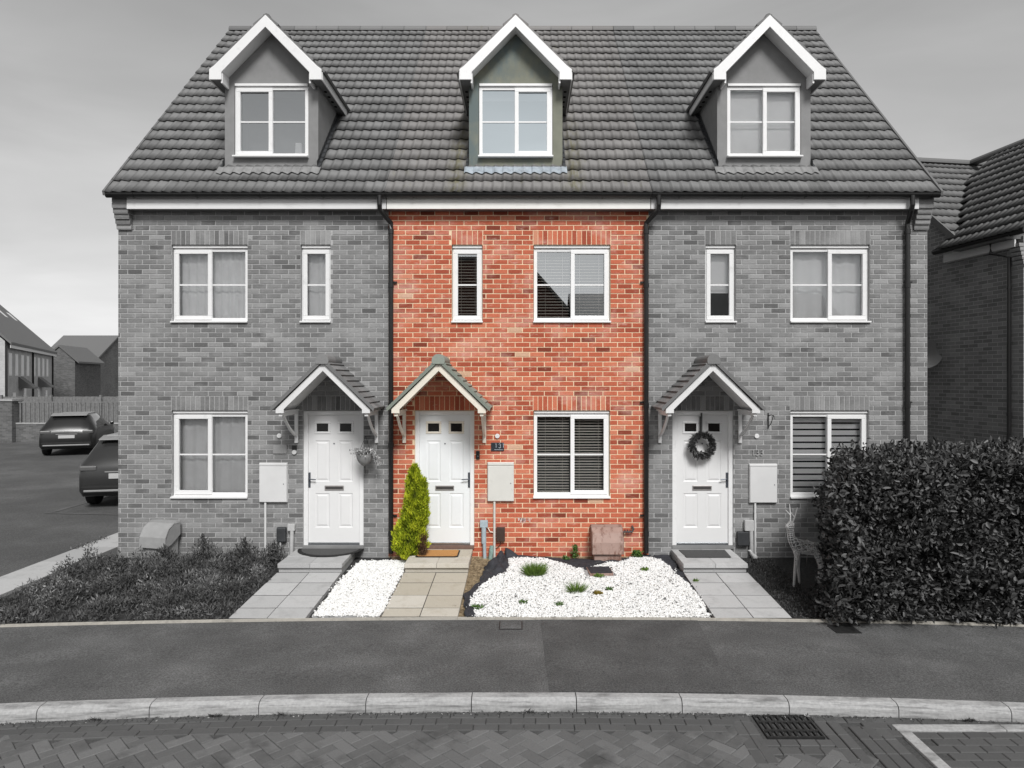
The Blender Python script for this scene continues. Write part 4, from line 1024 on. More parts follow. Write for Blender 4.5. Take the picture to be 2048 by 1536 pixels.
# gravel beds: a white pebble sheet with loose pebbles on it
def inside(px, py, poly):
    r = np.zeros(len(px), bool); j = len(poly)-1
    for i in range(len(poly)):
        xi, yi = poly[i]; xj, yj = poly[j]
        c = ((yi > py) != (yj > py)) & (px < (xj-xi)*(py-yi)/((yj-yi) or 1e-9)+xi); r ^= c; j = i
    return r
def rough_edge(poly, amp=.025, stepl=.05):
    out = []
    for (a, b) in zip(poly, poly[1:]+poly[:1]):
        L_ = math.hypot(b[0]-a[0], b[1]-a[1]); n = max(1, int(L_/stepl))
        for i in range(n): t_ = i/n; out.append((a[0]+(b[0]-a[0])*t_+random.uniform(-amp, amp)*.6, a[1]+(b[1]-a[1])*t_+random.uniform(-amp, amp)))
    return out
def gravel(label, poly, n, bald):
    ed = rough_edge(poly)
    m = MB(); m.prism([(x, y) for x, y in ed], 0, .02, 'Z')
    m.v = [(x, y, zg(y)+(.006 if z > .01 else -.03)) for x, y, z in m.v]
    xs_ = [p[0] for p in poly]; ys_ = [p[1] for p in poly]
    px = rng.uniform(min(xs_)-.03, max(xs_)+.03, n*2); py = rng.uniform(min(ys_), max(ys_), n*2)
    k = inside(px, py, ed)
    for (bx_, by_, br_) in bald: k &= (np.abs(px-bx_) > .215) | (np.abs(py-by_) > .19)
    px, py = px[k], py[k]; q = len(px)
    st = rng.random(q) < .10; px = px+st*rng.normal(0, .035, q); py = np.clip(py+st*rng.normal(0, .03, q), 8.10, 10.4)
    # icosahedron pebbles
    ph = (1+5**.5)/2; iv = np.array([(-1, ph, 0), (1, ph, 0), (-1, -ph, 0), (1, -ph, 0), (0, -1, ph), (0, 1, ph), (0, -1, -ph), (0, 1, -ph), (ph, 0, -1), (ph, 0, 1), (-ph, 0, -1), (-ph, 0, 1)])/1.9
    it = np.array([(0, 11, 5), (0, 5, 1), (0, 1, 7), (0, 7, 10), (0, 10, 11), (1, 5, 9), (5, 11, 4), (11, 10, 2), (10, 7, 6), (7, 1, 8), (3, 9, 4), (3, 4, 2), (3, 2, 6), (3, 6, 8), (3, 8, 9), (4, 9, 5), (2, 4, 11), (6, 2, 10), (8, 6, 7), (9, 8, 1)])
    sz = rng.uniform(.0075, .0145, (q, 1, 1))*np.stack([rng.uniform(.8, 1.3, q), rng.uniform(.7, 1.1, q), rng.uniform(.5, .8, q)], 1)[:, None, :]
    an = rng.random(q)*6.28; ca, sa = np.cos(an)[:, None], np.sin(an)[:, None]
    V = iv[None]*sz; V = np.stack([V[..., 0]*ca-V[..., 1]*sa, V[..., 0]*sa+V[..., 1]*ca, V[..., 2]+rng.normal(0, .25, (q, 1))*V[..., 0]], -1)
    zz_ = zg(py)+.010+rng.uniform(0, .012, q)
    V += np.stack([px, py, zz_], 1)[:, None, :]
    F = (it[None]+(np.arange(q)*12)[:, None, None]).reshape(-1, 3)
    o = npmesh('gravel', V.reshape(-1, 3), F, np.repeat(rng.random(q), 20), 'pebble')
    tag(o, label, 'gravel', None, 'stuff')
    struct(m.build('gravel_bed', 'gravel_bed'))
def at(px, py):                                        # the point of the sloping garden at a place in the photograph
    Y = 9.3
    for _ in range(20): Y = 1365*(CZ-zg(Y))/(py-760)
    return (px-1045)*Y/1365, Y
gravel('white pebbles spread over the bed in front of the red house window', [at(*p) for p in ((951, 1235), (1100, 1236.5), (1260, 1237), (1420, 1236.5), (1404, 1203), (1382, 1176), (1356, 1152), (1341, 1137), (1326, 1124), (1300, 1116), (1262, 1117), (1240, 1126), (1213, 1126), (1193, 1133), (1172, 1139), (1149, 1138), (1137, 1131), (1120, 1126), (1095, 1120), (1072, 1117), (1046, 1116), (1018, 1117), (1016, 1130), (1014, 1145), (994, 1153), (966, 1169), (945, 1189), (939, 1211))], 21000, [(at(1198, 1146)[0], at(1198, 1146)[1], .13)])
gravel('white pebbles filling the narrow strip between the left and middle paths', [(-2.50, 8.13), (-1.70, 8.13), (-1.70, 9.72), (-1.72, 10.22), (-2.0, 10.20), (-2.42, 10.20), (-2.50, 9.4)], 8500, [])
# dark membrane showing at the edge of the pebbles
def cloth(name, label, pts_in, pts_out, lift, nn=60, mm_=14, seed=1):
    rs = np.random.default_rng(seed)
    def along(pts, t):
        k = t*(len(pts)-1); i = min(int(k), len(pts)-2); f = k-i; return tuple(pts[i][c]*(1-f)+pts[i+1][c]*f for c in range(len(pts[0])))
    ph = rs.random(6)*6.28
    m = MB(); G = []
    for i in range(nn+1):
        t_ = i/nn; a = along(pts_in, t_); b = along(pts_out, t_); rr_ = []
        lf = lift(t_)
        for j in range(mm_+1):
            s_ = j/mm_; x = a[0]+(b[0]-a[0])*s_; y = a[1]+(b[1]-a[1])*s_
            x += .018*math.sin(23*t_+ph[0]+4*s_)*s_+.01*math.sin(57*t_+ph[1]); y += .016*math.sin(31*t_+ph[2])*s_
            wv = abs(math.sin(9*t_+5*s_+ph[3]))*abs(math.sin(17*t_-3*s_+ph[4]))
            z = zg(min(y, 10.5))+.004+lf*math.sin(math.pi*min(1, s_*1.05))*(.35+.9*wv)+.012*wv
            rr_.append((x, y, z))
        G.append(rr_)
    for i in range(nn):
        for j in range(mm_): m.face([G[i][j], G[i+1][j], G[i+1][j+1], G[i][j+1]])
    o = m.build(name, 'fabric', None, smooth=False, fix=False)
    sm = o.modifiers.new('weld', 'WELD'); sm.merge_threshold = .0005; sd_ = o.modifiers.new('thick', 'SOLIDIFY'); sd_.thickness = .003
    o.data.polygons.foreach_set('use_smooth', [True]*len(o.data.polygons))
    return tag(o, label, 'membrane', 'weed membrane')
A_ = lambda *ps: [at(*p) for p in ps]
cloth('weed_membrane', 'crumpled black weed membrane along the left edge of the white pebbles',
      A_((955, 1236), (943, 1211), (950, 1189), (970, 1168), (998, 1152), (1018, 1143), (1018, 1124), (1012, 1116)), A_((934, 1236), (925, 1212), (931, 1190), (955, 1166), (968, 1148), (966, 1136), (985, 1120), (1002, 1112)),
      lambda t_: .03+.12*math.exp(-((t_-.80)/.12)**2), 90, 16, 3)
cloth('weed_membrane', 'black weed membrane turned up between the pebbles and the red wall',
      A_((1014, 1119), (1046, 1118), (1095, 1122), (1137, 1133), (1150, 1140), (1174, 1141), (1193, 1135), (1213, 1128), (1240, 1128), (1262, 1119), (1300, 1117)), A_((1008, 1110), (1046, 1113), (1095, 1115), (1135, 1118), (1155, 1118), (1180, 1119), (1200, 1120), (1220, 1120), (1245, 1118), (1270, 1113), (1305, 1110)),
      lambda t_: .012+.10*math.exp(-(t_/.08)**2), 90, 10, 5)
cloth('weed_membrane', 'black weed membrane along the right edge of the pebbles by the path',
      A_((1300, 1118), (1326, 1126), (1341, 1139), (1358, 1156), (1384, 1180)), A_((1308, 1108), (1340, 1112), (1352, 1128), (1364, 1146), (1388, 1178)), lambda t_: .010, 50, 8, 9)
# inspection cover set in the gravel and covers in the pavement
t = thing('drain_cover', 'black rectangular drain cover with pink rim set in the white pebbles', 'drain cover', (1.13, 9.2, -.06), 'covers and gratings')
m = MB(); 
def quadbox(mb, P4, z0_, z1_): mb.prism(P4, z0_, z1_, 'Z')
c4 = [(1035-.0, 0)]; P4 = [at(*p) for p in ((1180, 1153), (1227, 1152), (1219, 1135), (1172, 1136))]; cm = (sum(p[0] for p in P4)/4, sum(p[1] for p in P4)/4); P5 = [(cm[0]+(x-cm[0])*.93, cm[1]+(y-cm[1])*.90) for x, y in P4]
quadbox(m, P4, -.08, -.012); m.build('rim', 'gas_brown', t, bevel=.003)
m = MB(); quadbox(m, P5, -.0118, -.005); m.build('lid', 'fabric', t)
t = thing('service_cover', 'small square service cover in the pavement below the beige path', 'service cover', (-.13, 7.86, -.125), 'covers and gratings')
MB().box(-.268, .0, 7.72, 7.98, -.16, -.117).build('frame', 'iron', t); MB().box(-.255, -.013, 7.733, 7.967, -.1168, -.1145).build('lid', 'asphalt_pave', t)
m = MB(); m.prism([(3.50, 7.60), (3.78, 7.60), (3.78, 7.84), (3.50, 7.84)], -.16, -.1155, 'Z'); tag(m.build('service_cover', 'iron'), 'dark service cover in the pavement at the foot of the leafy hedge', 'service cover', 'covers and gratings')
# road gully
t = thing('gully_grate', 'iron gully grate with three rows of slots beside the kerb', 'drain grate', (2.2, 5.7, RZ), 'covers and gratings')
m = MB(); gx0, gx1, gy0, gy1, gz = 1.975, 2.44, 5.50, 5.875, RZ+.006
ys_ = [gy0, gy0+.022, gy0+.105, gy0+.128, gy0+.25, gy0+.273, gy1-.018, gy1]
for a, b in ((0, 1), (2, 3), (4, 5), (6, 7)): m.box(gx0, gx1, ys_[a], ys_[b], RZ-.05, gz)
for rws in ((1, 2), (3, 4), (5, 6)):
    n = 9; p = (gx1-gx0)/n
    for k in range(n+1):
        a = gx0+k*p-.010; b = a+.020
        m.box(max(gx0, a), min(gx1, b), ys_[rws[0]], ys_[rws[1]], RZ-.05, gz-.001)
m.build('grating', 'iron', t)
m = MB(); m.face([(gx0, gy0, RZ-.045), (gx1, gy0, RZ-.045), (gx1, gy1, RZ-.045), (gx0, gy1, RZ-.045)]); m.build('pit', 'hole', t, fix=False)

# ================================================================ PLANTS
def tuft(name, label, cat, x, y, r, h, n, mat, grp, wd=.006, spread=.7, leafy=False):
    a = rng.random(n)*6.283; q = np.sqrt(rng.random(n))
    P = np.stack([x+r*.6*q*np.cos(a), y+r*.45*q*np.sin(a), np.full(n, zg(y)+.008)], 1)
    D = np.stack([np.cos(a)*q*spread, np.sin(a)*q*spread, np.ones(n)], 1)+rng.normal(0, .2, (n, 3))
    if leafy: P[:, 2] += rng.random(n)*h*.8; D = rng.normal(0, 1, (n, 3))+[0, 0, .5]; ln = rng.uniform(.02, .045, n)
    else: ln = h*rng.uniform(.5, 1.1, n)
    o = leaves(name, P, D, ln, wd, mat)
    return tag(o, label, cat, grp)
x, y = at(1070, 1152); tuft('grass_tuft', 'largest green grass tuft, in the white pebbles left of the drain cover', 'grass tuft', x, y, .18, .20, 900, 'grass', 'weeds in the pebbles', .006, .9)
x, y = at(1153, 1186); tuft('grass_tuft', 'spiky green grass tuft in the white pebbles below the drain cover', 'grass tuft', x, y, .11, .18, 260, 'grass', 'weeds in the pebbles', .006, 1.1)
for (px, py, r_, n, lb, mt) in ((955, 1219, .085, 90, 'low green weed at the lower left corner of the white pebbles', 'ivy'), (1046, 1209, .07, 50, 'thin green weed low in the middle of the white pebbles', 'ivy'),
        (1118, 1213, .06, 55, 'small dark green weed near the pavement edge of the pebbles', 'ivy'), (1218, 1183, .055, 45, 'small green weed right of the brown moss cushion', 'ivy'),
        (1290, 1143, .07, 90, 'flat green weed in the pebbles right of the drain cover', 'grass'), (1197, 1156, .10, 110, 'green weed growing along the front rim of the drain cover', 'grass')):
    x, y = at(px, py); tuft('weed', lb, 'weed', x, y, r_*1.25, .045, int(n*1.6), mt, 'weeds in the pebbles', .016, .9, True)
x, y = at(1196, 1190); tuft('moss_cushion', 'yellow-brown moss cushion in the white pebbles', 'moss', x, y, .085, .035, 420, 'moss', None, .010, .8, True)
for (px, py, r_, h_, n, lb) in ((1150, 1116, .065, .24, 230, 'tall ivy-like weed against the red wall left of the gas box'), (1131, 1120, .07, .05, 60, 'low weed beside the ivy at the foot of the red wall'),
        (1273, 1113, .13, .12, 330, 'spreading green weed at the foot of the right black downpipe')):
    x, y = at(px, py); y = min(y, 10.38); tuft('wall_weed', lb, 'weed', x, y, r_, h_, n, 'ivy', 'weeds at the foot of the wall', .024, .6, True)
for k, (px, py) in enumerate(((1385, 1140), (1402, 1165))):
    x, y = at(px-10, py); tuft('edge_weed', ('upper' if k == 0 else 'lower')+' yellow-green weed between the pebbles and the right path', 'weed', x, y, .06, .03, 60, 'grass', 'weeds by the right path', .014, .8, True)
# loose dry bits: one uncountable scatter
n = 520; px = rng.uniform(-.6, 2.3, n); py = rng.uniform(8.15, 10.1, n); P = np.stack([px, py, zg(py)+.024], 1)
D = rng.normal(0, 1, (n, 3)); D[:, 2] = abs(D[:, 2])*.25
tag(leaves('fallen_bits', P, D, rng.uniform(.014, .045, n)*(1+(rng.random(n) > .9)), rng.uniform(.007, .018, n), 'debris', rnd=rng.random(n)*.55), 'dark dry leaf bits scattered over the white pebbles', 'leaf litter', None, 'stuff')
n = 900; px = rng.uniform(-.80, -.40, n)+rng.normal(0, .05, n); py = rng.uniform(8.15, 10.35, n); P = np.stack([px, py, zg(py)-.012], 1)
D = rng.normal(0, 1, (n, 3)); D[:, 2] = abs(D[:, 2])*.3
o = leaves('straw_litter', P, D, rng.uniform(.02, .06, n), .006, 'soil_c'); tag(o, 'dry straw and soil beside the beige path', 'straw', None, 'stuff')
n = 1500; px = rng.uniform(-4.5, 5, n); py = np.array([yk(a) for a in px])-.145-np.abs(rng.normal(0, .035, n)); P = np.stack([px, py, np.full(n, RZ+.006)], 1)
D = rng.normal(0, 1, (n, 3)); D[:, 2] = abs(D[:, 2])*.4
tag(leaves('gutter_debris', P, D, rng.uniform(.008, .028, n), rng.uniform(.004, .01, n), 'debris', rnd=rng.random(n)**2), 'grit and dry bits lying along the foot of the kerb', 'litter', None, 'stuff')
for (px_, n_) in ((600/2.925, 60), (436, 110), (560, 60), (1060, 60), (1920, 90)):
    x = (px_-1045)/232; a = rng.random(n_)*6.28; P = np.stack([x+np.clip(rng.normal(0, .03, n_), -.06, .06), np.full(n_, yk(x)-.142)-np.abs(rng.normal(0, .012, n_)), np.full(n_, RZ)], 1)
    tag(leaves('kerb_weed', P, np.stack([np.cos(a)*.7, -abs(np.sin(a)), np.full(n_, .9)], 1), rng.uniform(.02, .06, n_), .005, 'weed_g'), None, 'weed', 'dry weeds along the kerb')
KL = ['small dry weed at the kerb foot near the left edge', 'bushy dry weed at a kerb joint left of the beige path', 'dry weed at the kerb foot below the left grey path', 'dry weed at the kerb foot below the red house window', 'dry weed at the kerb foot beyond the gully grate']
for o, lb in zip([o for o in C.objects if o.name.startswith('kerb_weed')], KL): o['label'] = lb

# conifer by the door
t = thing('conifer', 'bright yellow-green columnar conifer leaning beside the white front door', 'conifer', (-1.72, 10.2, 0))
prof = [(.00, .06, -1.66), (.07, .17, -1.68), (.20, .235, -1.69), (.38, .235, -1.67), (.60, .195, -1.62), (.80, .17, -1.60), (1.00, .145, -1.59), (1.16, .115, -1.60), (1.30, .07, -1.62), (1.42, .012, -1.61)]
pz, pr_, pxc = (np.array([p[i] for p in prof]) for i in range(3))
n = 15000; z_ = rng.beta(1.0, 1.25, n)*1.42; rad = np.interp(z_, pz, pr_); cxx = np.interp(z_, pz, pxc); a = rng.random(n)*6.283; q = rng.uniform(.62, 1.0, n)
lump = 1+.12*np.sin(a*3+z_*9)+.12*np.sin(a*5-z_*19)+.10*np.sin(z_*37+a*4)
P = np.stack([cxx+rad*q*lump*np.cos(a), 10.20+rad*q*lump*np.sin(a)*.95, z_], 1)
n2 = 2200; z2 = rng.uniform(.55, 1.22, n2); r2 = .075*np.sqrt(np.clip(1-((z2-.85)/.40)**2, .02, 1)); a2 = rng.random(n2)*6.283; q2 = np.sqrt(rng.random(n2))
P2 = np.stack([-1.475+r2*q2*np.cos(a2), 10.12+r2*q2*np.sin(a2), z2], 1)
P = np.concatenate([P, P2]); a = np.concatenate([a, a2]); lump_ = np.concatenate([lump, np.ones(n2)])
D = np.stack([np.cos(a)*.45, np.sin(a)*.45, np.full(len(a), 1.0)], 1)+rng.normal(0, .35, (len(a), 3))
rn = np.clip((lump_-1)*1.6+.5+rng.normal(0, .22, len(a)), 0, 1)  # shade between the lumps put into leaf colour: hollows darker, bulges lighter
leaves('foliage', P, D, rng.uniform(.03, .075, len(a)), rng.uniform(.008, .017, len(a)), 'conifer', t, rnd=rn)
m = MB(); m.tube([(float(c), 10.2, float(z)) for c, z in zip(pxc[1:-1], pz[1:-1])], [float(r_)*.66 for r_ in pr_[1:-1]], 12); m.build('conifer_dark_core', 'conifer_in', t, smooth=True)  # solid dark core added inside, stands in for shade between the sprigs
MB().tube([(-1.66, 10.2, -.05), (-1.67, 10.2, .25)], .025, 8).build('trunk', 'brown', t)
n = 1600; P = np.stack([-1.475+rng.normal(0, .03, n), 10.10+rng.normal(0, .05, n), rng.uniform(.10, .42, n)], 1); leaves('dry_twigs', P, rng.normal(0, .5, (n, 3))+[0, 0, .8], .05, .006, 'conifer_dry', t)

# hedge
t = thing('hedge', 'tall dark leafy laurel hedge in front of the right grey house', 'hedge', (5.6, 9.0, -.1))
def hedge_pts(n):
    """points near the outer skin of a rounded block, more to the front and the left"""
    u = rng.random(n); v = rng.random(n); w_ = rng.random(n)
    x = 3.60+4.9*u**1.15; z_ = -.08+1.72*v; y = np.full(n, 0.0)
    face = rng.choice(4, n, p=[.50, .22, .20, .08])
    fr = yg(0)*0+np.array([yg(min(a, 8.5)) for a in x])
    yfront = fr+.10-.10*np.sin(np.pi*np.clip(v, 0, 1))-.16*np.clip(.28-v, 0, 1)*2
    y = np.where(face == 0, yfront+.16*w_, y)
    yb = 10.1; y = np.where(face == 1, yfront+(yb-yfront)*w_, y); z_ = np.where(face == 1, 1.46+.20*rng.random(n), z_)
    y = np.where(face == 2, yfront+(yb-yfront)*w_, y); x = np.where(face == 2, 3.60+.20*rng.random(n), x)
    y = np.where(face == 3, yfront+.3+(yb-yfront)*w_*.8, y)
    x = x+np.clip(y-7.95, 0, 2.2)*.40*np.clip((6.5-x)/2.5, 0, 1)
    # round the left shoulder and add lumps
    sh = np.clip((z_-1.05)/.7, 0, 1); x = np.where(x < 5.0, x+sh**1.6*.45*np.clip((5.0-x)/1.4, 0, 1), x); lowb = np.clip((.45-z_)/.5, 0, 1); x = x-.12*lowb*np.clip((4.6-x)/1., 0, 1)
    y = y+sh**2*.22*np.clip((8.8-y)/.8, 0, 1)
    x = x+.04*np.sin(z_*7+y*5); y = y+.08*np.sin(x*4.1+z_*3)+.06*np.sin(x*9-z_*6)+.05*np.sin(x*3-z_*11); z_ = z_+.045*np.sin(x*5.2+y*3)*(z_ > 1)
    j = rng.normal(0, .045, (3, n))*(rng.random(n) < .35); x = x-np.abs(j[0])*(x < 4.4)+j[1]; y = y-np.abs(j[1])*.8; z_ = z_+np.abs(j[2])*1.3*(z_ > 1.3)+.06*np.sin(x*2.3+1)*(z_ > 1)
    return x, y, z_
n = 43000; x, y, z_ = hedge_pts(n); P = np.stack([x, y, z_], 1)
cl = rng.normal(0, 1, (n, 3)); D = cl*.75+np.stack([-.35*(x < 4.3), -.55*np.ones(n), .35*np.ones(n)], 1)
n2 = 420; cx_ = np.array([3.72, 4.05, 4.5, 5.1, 3.8])[rng.integers(0, 5, n2)]; tt = rng.random(n2)   # shoots hanging over the pavement
P2 = np.stack([cx_+rng.normal(0, .10, n2), 7.98-.26*tt, -.10+.10*tt+rng.random(n2)*.1], 1); D2 = rng.normal(0, .6, (n2, 3))+[0, -1, .2]
n3 = 800; cx_ = rng.uniform(4.5, 7.5, n3); P3_ = np.stack([cx_, 8.7+1.2*rng.random(n3), 1.60+.20*rng.random(n3)**2+.05*np.sin(cx_*6)], 1); D3 = rng.normal(0, .45, (n3, 3))+[0, 0, 1]
n4 = 1500; k4 = rng.random(n4); P4_ = np.stack([6.0+2.6*k4, 9.6+.6*rng.random(n4), 1.55+(.08+.20*np.clip(k4*2, 0, 1))*rng.random(n4)], 1); D4 = rng.normal(0, .5, (n4, 3))+[0, -.1, 1]
P = np.concatenate([P, P2, P3_, P4_]); D = np.concatenate([D, D2, D3, D4]); n = len(P)
patch = np.clip(.5+.35*np.sin(P[:, 0]*2.7+P[:, 2]*2)+.25*np.sin(P[:, 2]*6-P[:, 0]*4), 0, 1)
ovals('foliage', P, D, rng.uniform(.045, .105, n), rng.uniform(.026, .048, n), 'hedge', t, rnd=np.clip(rng.random(n)**1.3*.75+.25*patch*rng.random(n), 0, 1))
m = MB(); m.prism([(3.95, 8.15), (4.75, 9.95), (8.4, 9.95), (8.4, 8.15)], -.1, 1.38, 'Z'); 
hb = m.build('hedge_dark_core', 'hedge_in', t, bevel=.25)  # dark block added behind the leaves so the gaps look shaded
# climbing stems at the window left of the hedge
# overgrown bed on the left: stuff
nc = 170; ccx = rng.uniform(-6.5, -3.6, nc); ccv = rng.random(nc); ccy = np.array([yg(a) for a in ccx])+.12+2.25*ccv; cch = rng.uniform(.06, .17, nc)+.14*(rng.random(nc) > .82)+.08*ccv; ccr = rng.uniform(.08, .26, nc); ccb = rng.random(nc)**1.5
n = 26000; ci = rng.integers(0, nc, n); q = np.sqrt(rng.random(n)); a = rng.random(n)*6.283
x = ccx[ci]+ccr[ci]*q*np.cos(a); y = ccy[ci]+ccr[ci]*q*np.sin(a)*.8; z_ = zg(y)-.02+cch[ci]*(1-q*q*.7)*rng.random(n)**.7
n2 = 7000; x2 = rng.uniform(-6.6, -3.5, n2); y2 = np.array([yg(a_) for a_ in x2])+.05+2.3*rng.random(n2)
x = np.concatenate([x, x2]); y = np.concatenate([y, y2]); z_ = np.concatenate([z_, zg(y2)-.02+.04*rng.random(n2)]); cb = np.concatenate([ccb[ci], rng.random(n2)*.4])
lean = np.concatenate([np.stack([np.cos(a)*q*.7, np.sin(a)*q*.7, np.zeros(n)], 1), np.zeros((n2, 3))]); n = n+n2
keep = (x > -6.62) & (x < -3.46+.25*(y-8)*0) & (y < 10.42); P = np.stack([x, y, z_], 1); D = rng.normal(0, .55, (n, 3))+lean+[0, -.05, .8]
wd_ = rng.uniform(.006, .022, n); ln_ = rng.uniform(.025, .08, n)
tag(leaves('overgrown_weeds', P[keep], D[keep], ln_[keep], wd_[keep], 'weed_g', rnd=np.clip(rng.random(n)*.45+.65*cb, 0, 1)[keep]), 'dense dark weeds covering the bed before the left grey house', 'weeds', None, 'stuff')
for k, (xx, yy, hgt, lb) in enumerate(((-4.75, 10.15, .42, 'tall weedy shrub at the left grey wall right of its gas box'), (-4.15, 10.2, .36, 'weedy shrub below the ground window of the left grey house'), (-3.72, 10.2, .30, 'weedy shrub beside the step of the left grey house'), (-5.25, 10.0, .30, 'weedy shrub directly right of the grey gas meter box'))):
    n = 650; a = rng.random(n)*6.28; q = rng.random(n)
    P = np.stack([xx+.2*q*np.cos(a), yy+.16*q*np.sin(a), zg(yy)+hgt*rng.random(n)*(1-.5*q)], 1)
    tag(leaves('weedy_shrub', P, rng.normal(0, .5, (n, 3))+[0, 0, .9], rng.uniform(.03, .08, n), .014, 'weed_g', rnd=rng.random(n)*.6), lb, 'shrub', 'weedy shrubs by the left wall')
n = 2600; x = rng.uniform(3.22, 3.75, n); v = rng.random(n); y = 8.1+2.2*v; P = np.stack([x, y, zg(y)-.02+.05*rng.random(n)], 1)
tag(leaves('ground_weeds', P, rng.normal(0, .7, (n, 3))+[0, 0, .8], .035, .014, 'weed_g', rnd=rng.random(n)*.5), 'low dark weeds between the right grey path and the hedge', 'weeds', None, 'stuff')
n = 1000; x = -7.34+rng.normal(0, .05, n); y = 8+5*rng.random(n); P = np.stack([x, y, np.full(n, -.08)], 1)
k_ = np.sin(y*2.3)+.6*np.sin(y*5) > .3; tag(leaves('verge_weeds', P[k_], (rng.normal(0, .7, (n, 3))+[0, 0, .6])[k_], .05, .014, 'weed_g'), 'weeds along the edge of the pale side path', 'weeds', None, 'stuff')

# white wire deer figure beside the hedge
def wire_figure():
    J = [(0, 0, .50), (.14, .02, .50), (-.10, -.01, .52), (-.17, -.02, .60), (-.19, -.03, .70), (-.205, -.05, .79), (-.26, -.09, .78),   # 0 belly 1 rump 2 chest 3 neck 4 neck 5 head 6 muzzle
         (-.12, -.07, .42), (-.15, -.08, .22), (-.17, -.09, .02), (-.06, .06, .42), (-.05, .07, .22), (-.04, .06, .02),                 # front legs
         (.16, -.05, .40), (.21, -.06, .24), (.19, -.07, .02), (.19, .09, .40), (.24, .10, .24), (.22, .09, .02), (.21, .02, .55), (-.16, -.07, .83), (-.17, .02, .84)]
    E = [(0, 1), (0, 2), (2, 3), (3, 4), (4, 5), (5, 6), (2, 7), (7, 8), (8, 9), (2, 10), (10, 11), (11, 12), (1, 13), (13, 14), (14, 15), (1, 16), (16, 17), (17, 18), (1, 19), (5, 20), (5, 21)]
    Rd = [.085, .085, .085, .055, .045, .045, .024, .032, .018, .013, .032, .018, .013, .04, .02, .013, .04, .02, .013, .018, .014, .014]
    ox, oy, oz = 3.80, 9.20, zg(9.25)-.02
    t = thing('deer_figure', 'white wire garden deer standing between the right path and the hedge', 'garden figure', (ox, oy, oz))
    me = bpy.data.meshes.new('body'); me.from_pydata([(a*1.05, b, c*1.05) for a, b, c in J], E, []); o = bpy.data.objects.new('body', me); C.objects.link(o); o.parent = t
    sk = o.modifiers.new('skin', 'SKIN'); sk.use_smooth_shade = True
    for v_, r_ in zip(me.skin_vertices[0].data, Rd): v_.radius = (r_, r_)
    me.skin_vertices[0].data[0].use_root = True
    sb = o.modifiers.new('sub', 'SUBSURF'); sb.levels = 1; sb.render_levels = 1
    wf = o.modifiers.new('wire', 'WIREFRAME'); wf.thickness = .009; wf.use_replace = True
    me.materials.append(M['deer'])
    o['org'] = (ox, oy, oz)
    for sg in (-1, 1):
        a = MB(); b_ = (ox-.20, oy+sg*.03-.05, oz+.86)
        a.tube([b_, (b_[0]+.02, b_[1]+sg*.04, b_[2]+.10), (b_[0]+.03, b_[1]+sg*.10, b_[2]+.24)], [.010, .008, .004], 6)
        a.tube([(b_[0]+.02, b_[1]+sg*.04, b_[2]+.10), (b_[0]-.04, b_[1]+sg*.06, b_[2]+.17)], [.008, .004], 6); a.build('antler', 'deer', t)
wire_figure()
t = thing('garden_ornament', 'small white bird-like ornament on the soil below the right meter box', 'ornament', (3.42, 10.2, 0))
m = MB(); m.tube([(3.50, 10.2, .04), (3.46, 10.2, .06), (3.42, 10.2, .11), (3.40, 10.2, .15), (3.37, 10.2, .155)], [.03, .04, .02, .02, .004], 10); m.build('body', 'deer', t, smooth=True)
# things on the inner sill of the left dormer
m = MB(); m.prism([(-3.62, 6.27), (-3.50, 6.27), (-3.51, 6.47), (-3.61, 6.47)], 10.84, 10.93); tag(m.build('white_pot', 'blind_white', bevel=.015), 'white pot standing inside the left dormer window', 'pot')

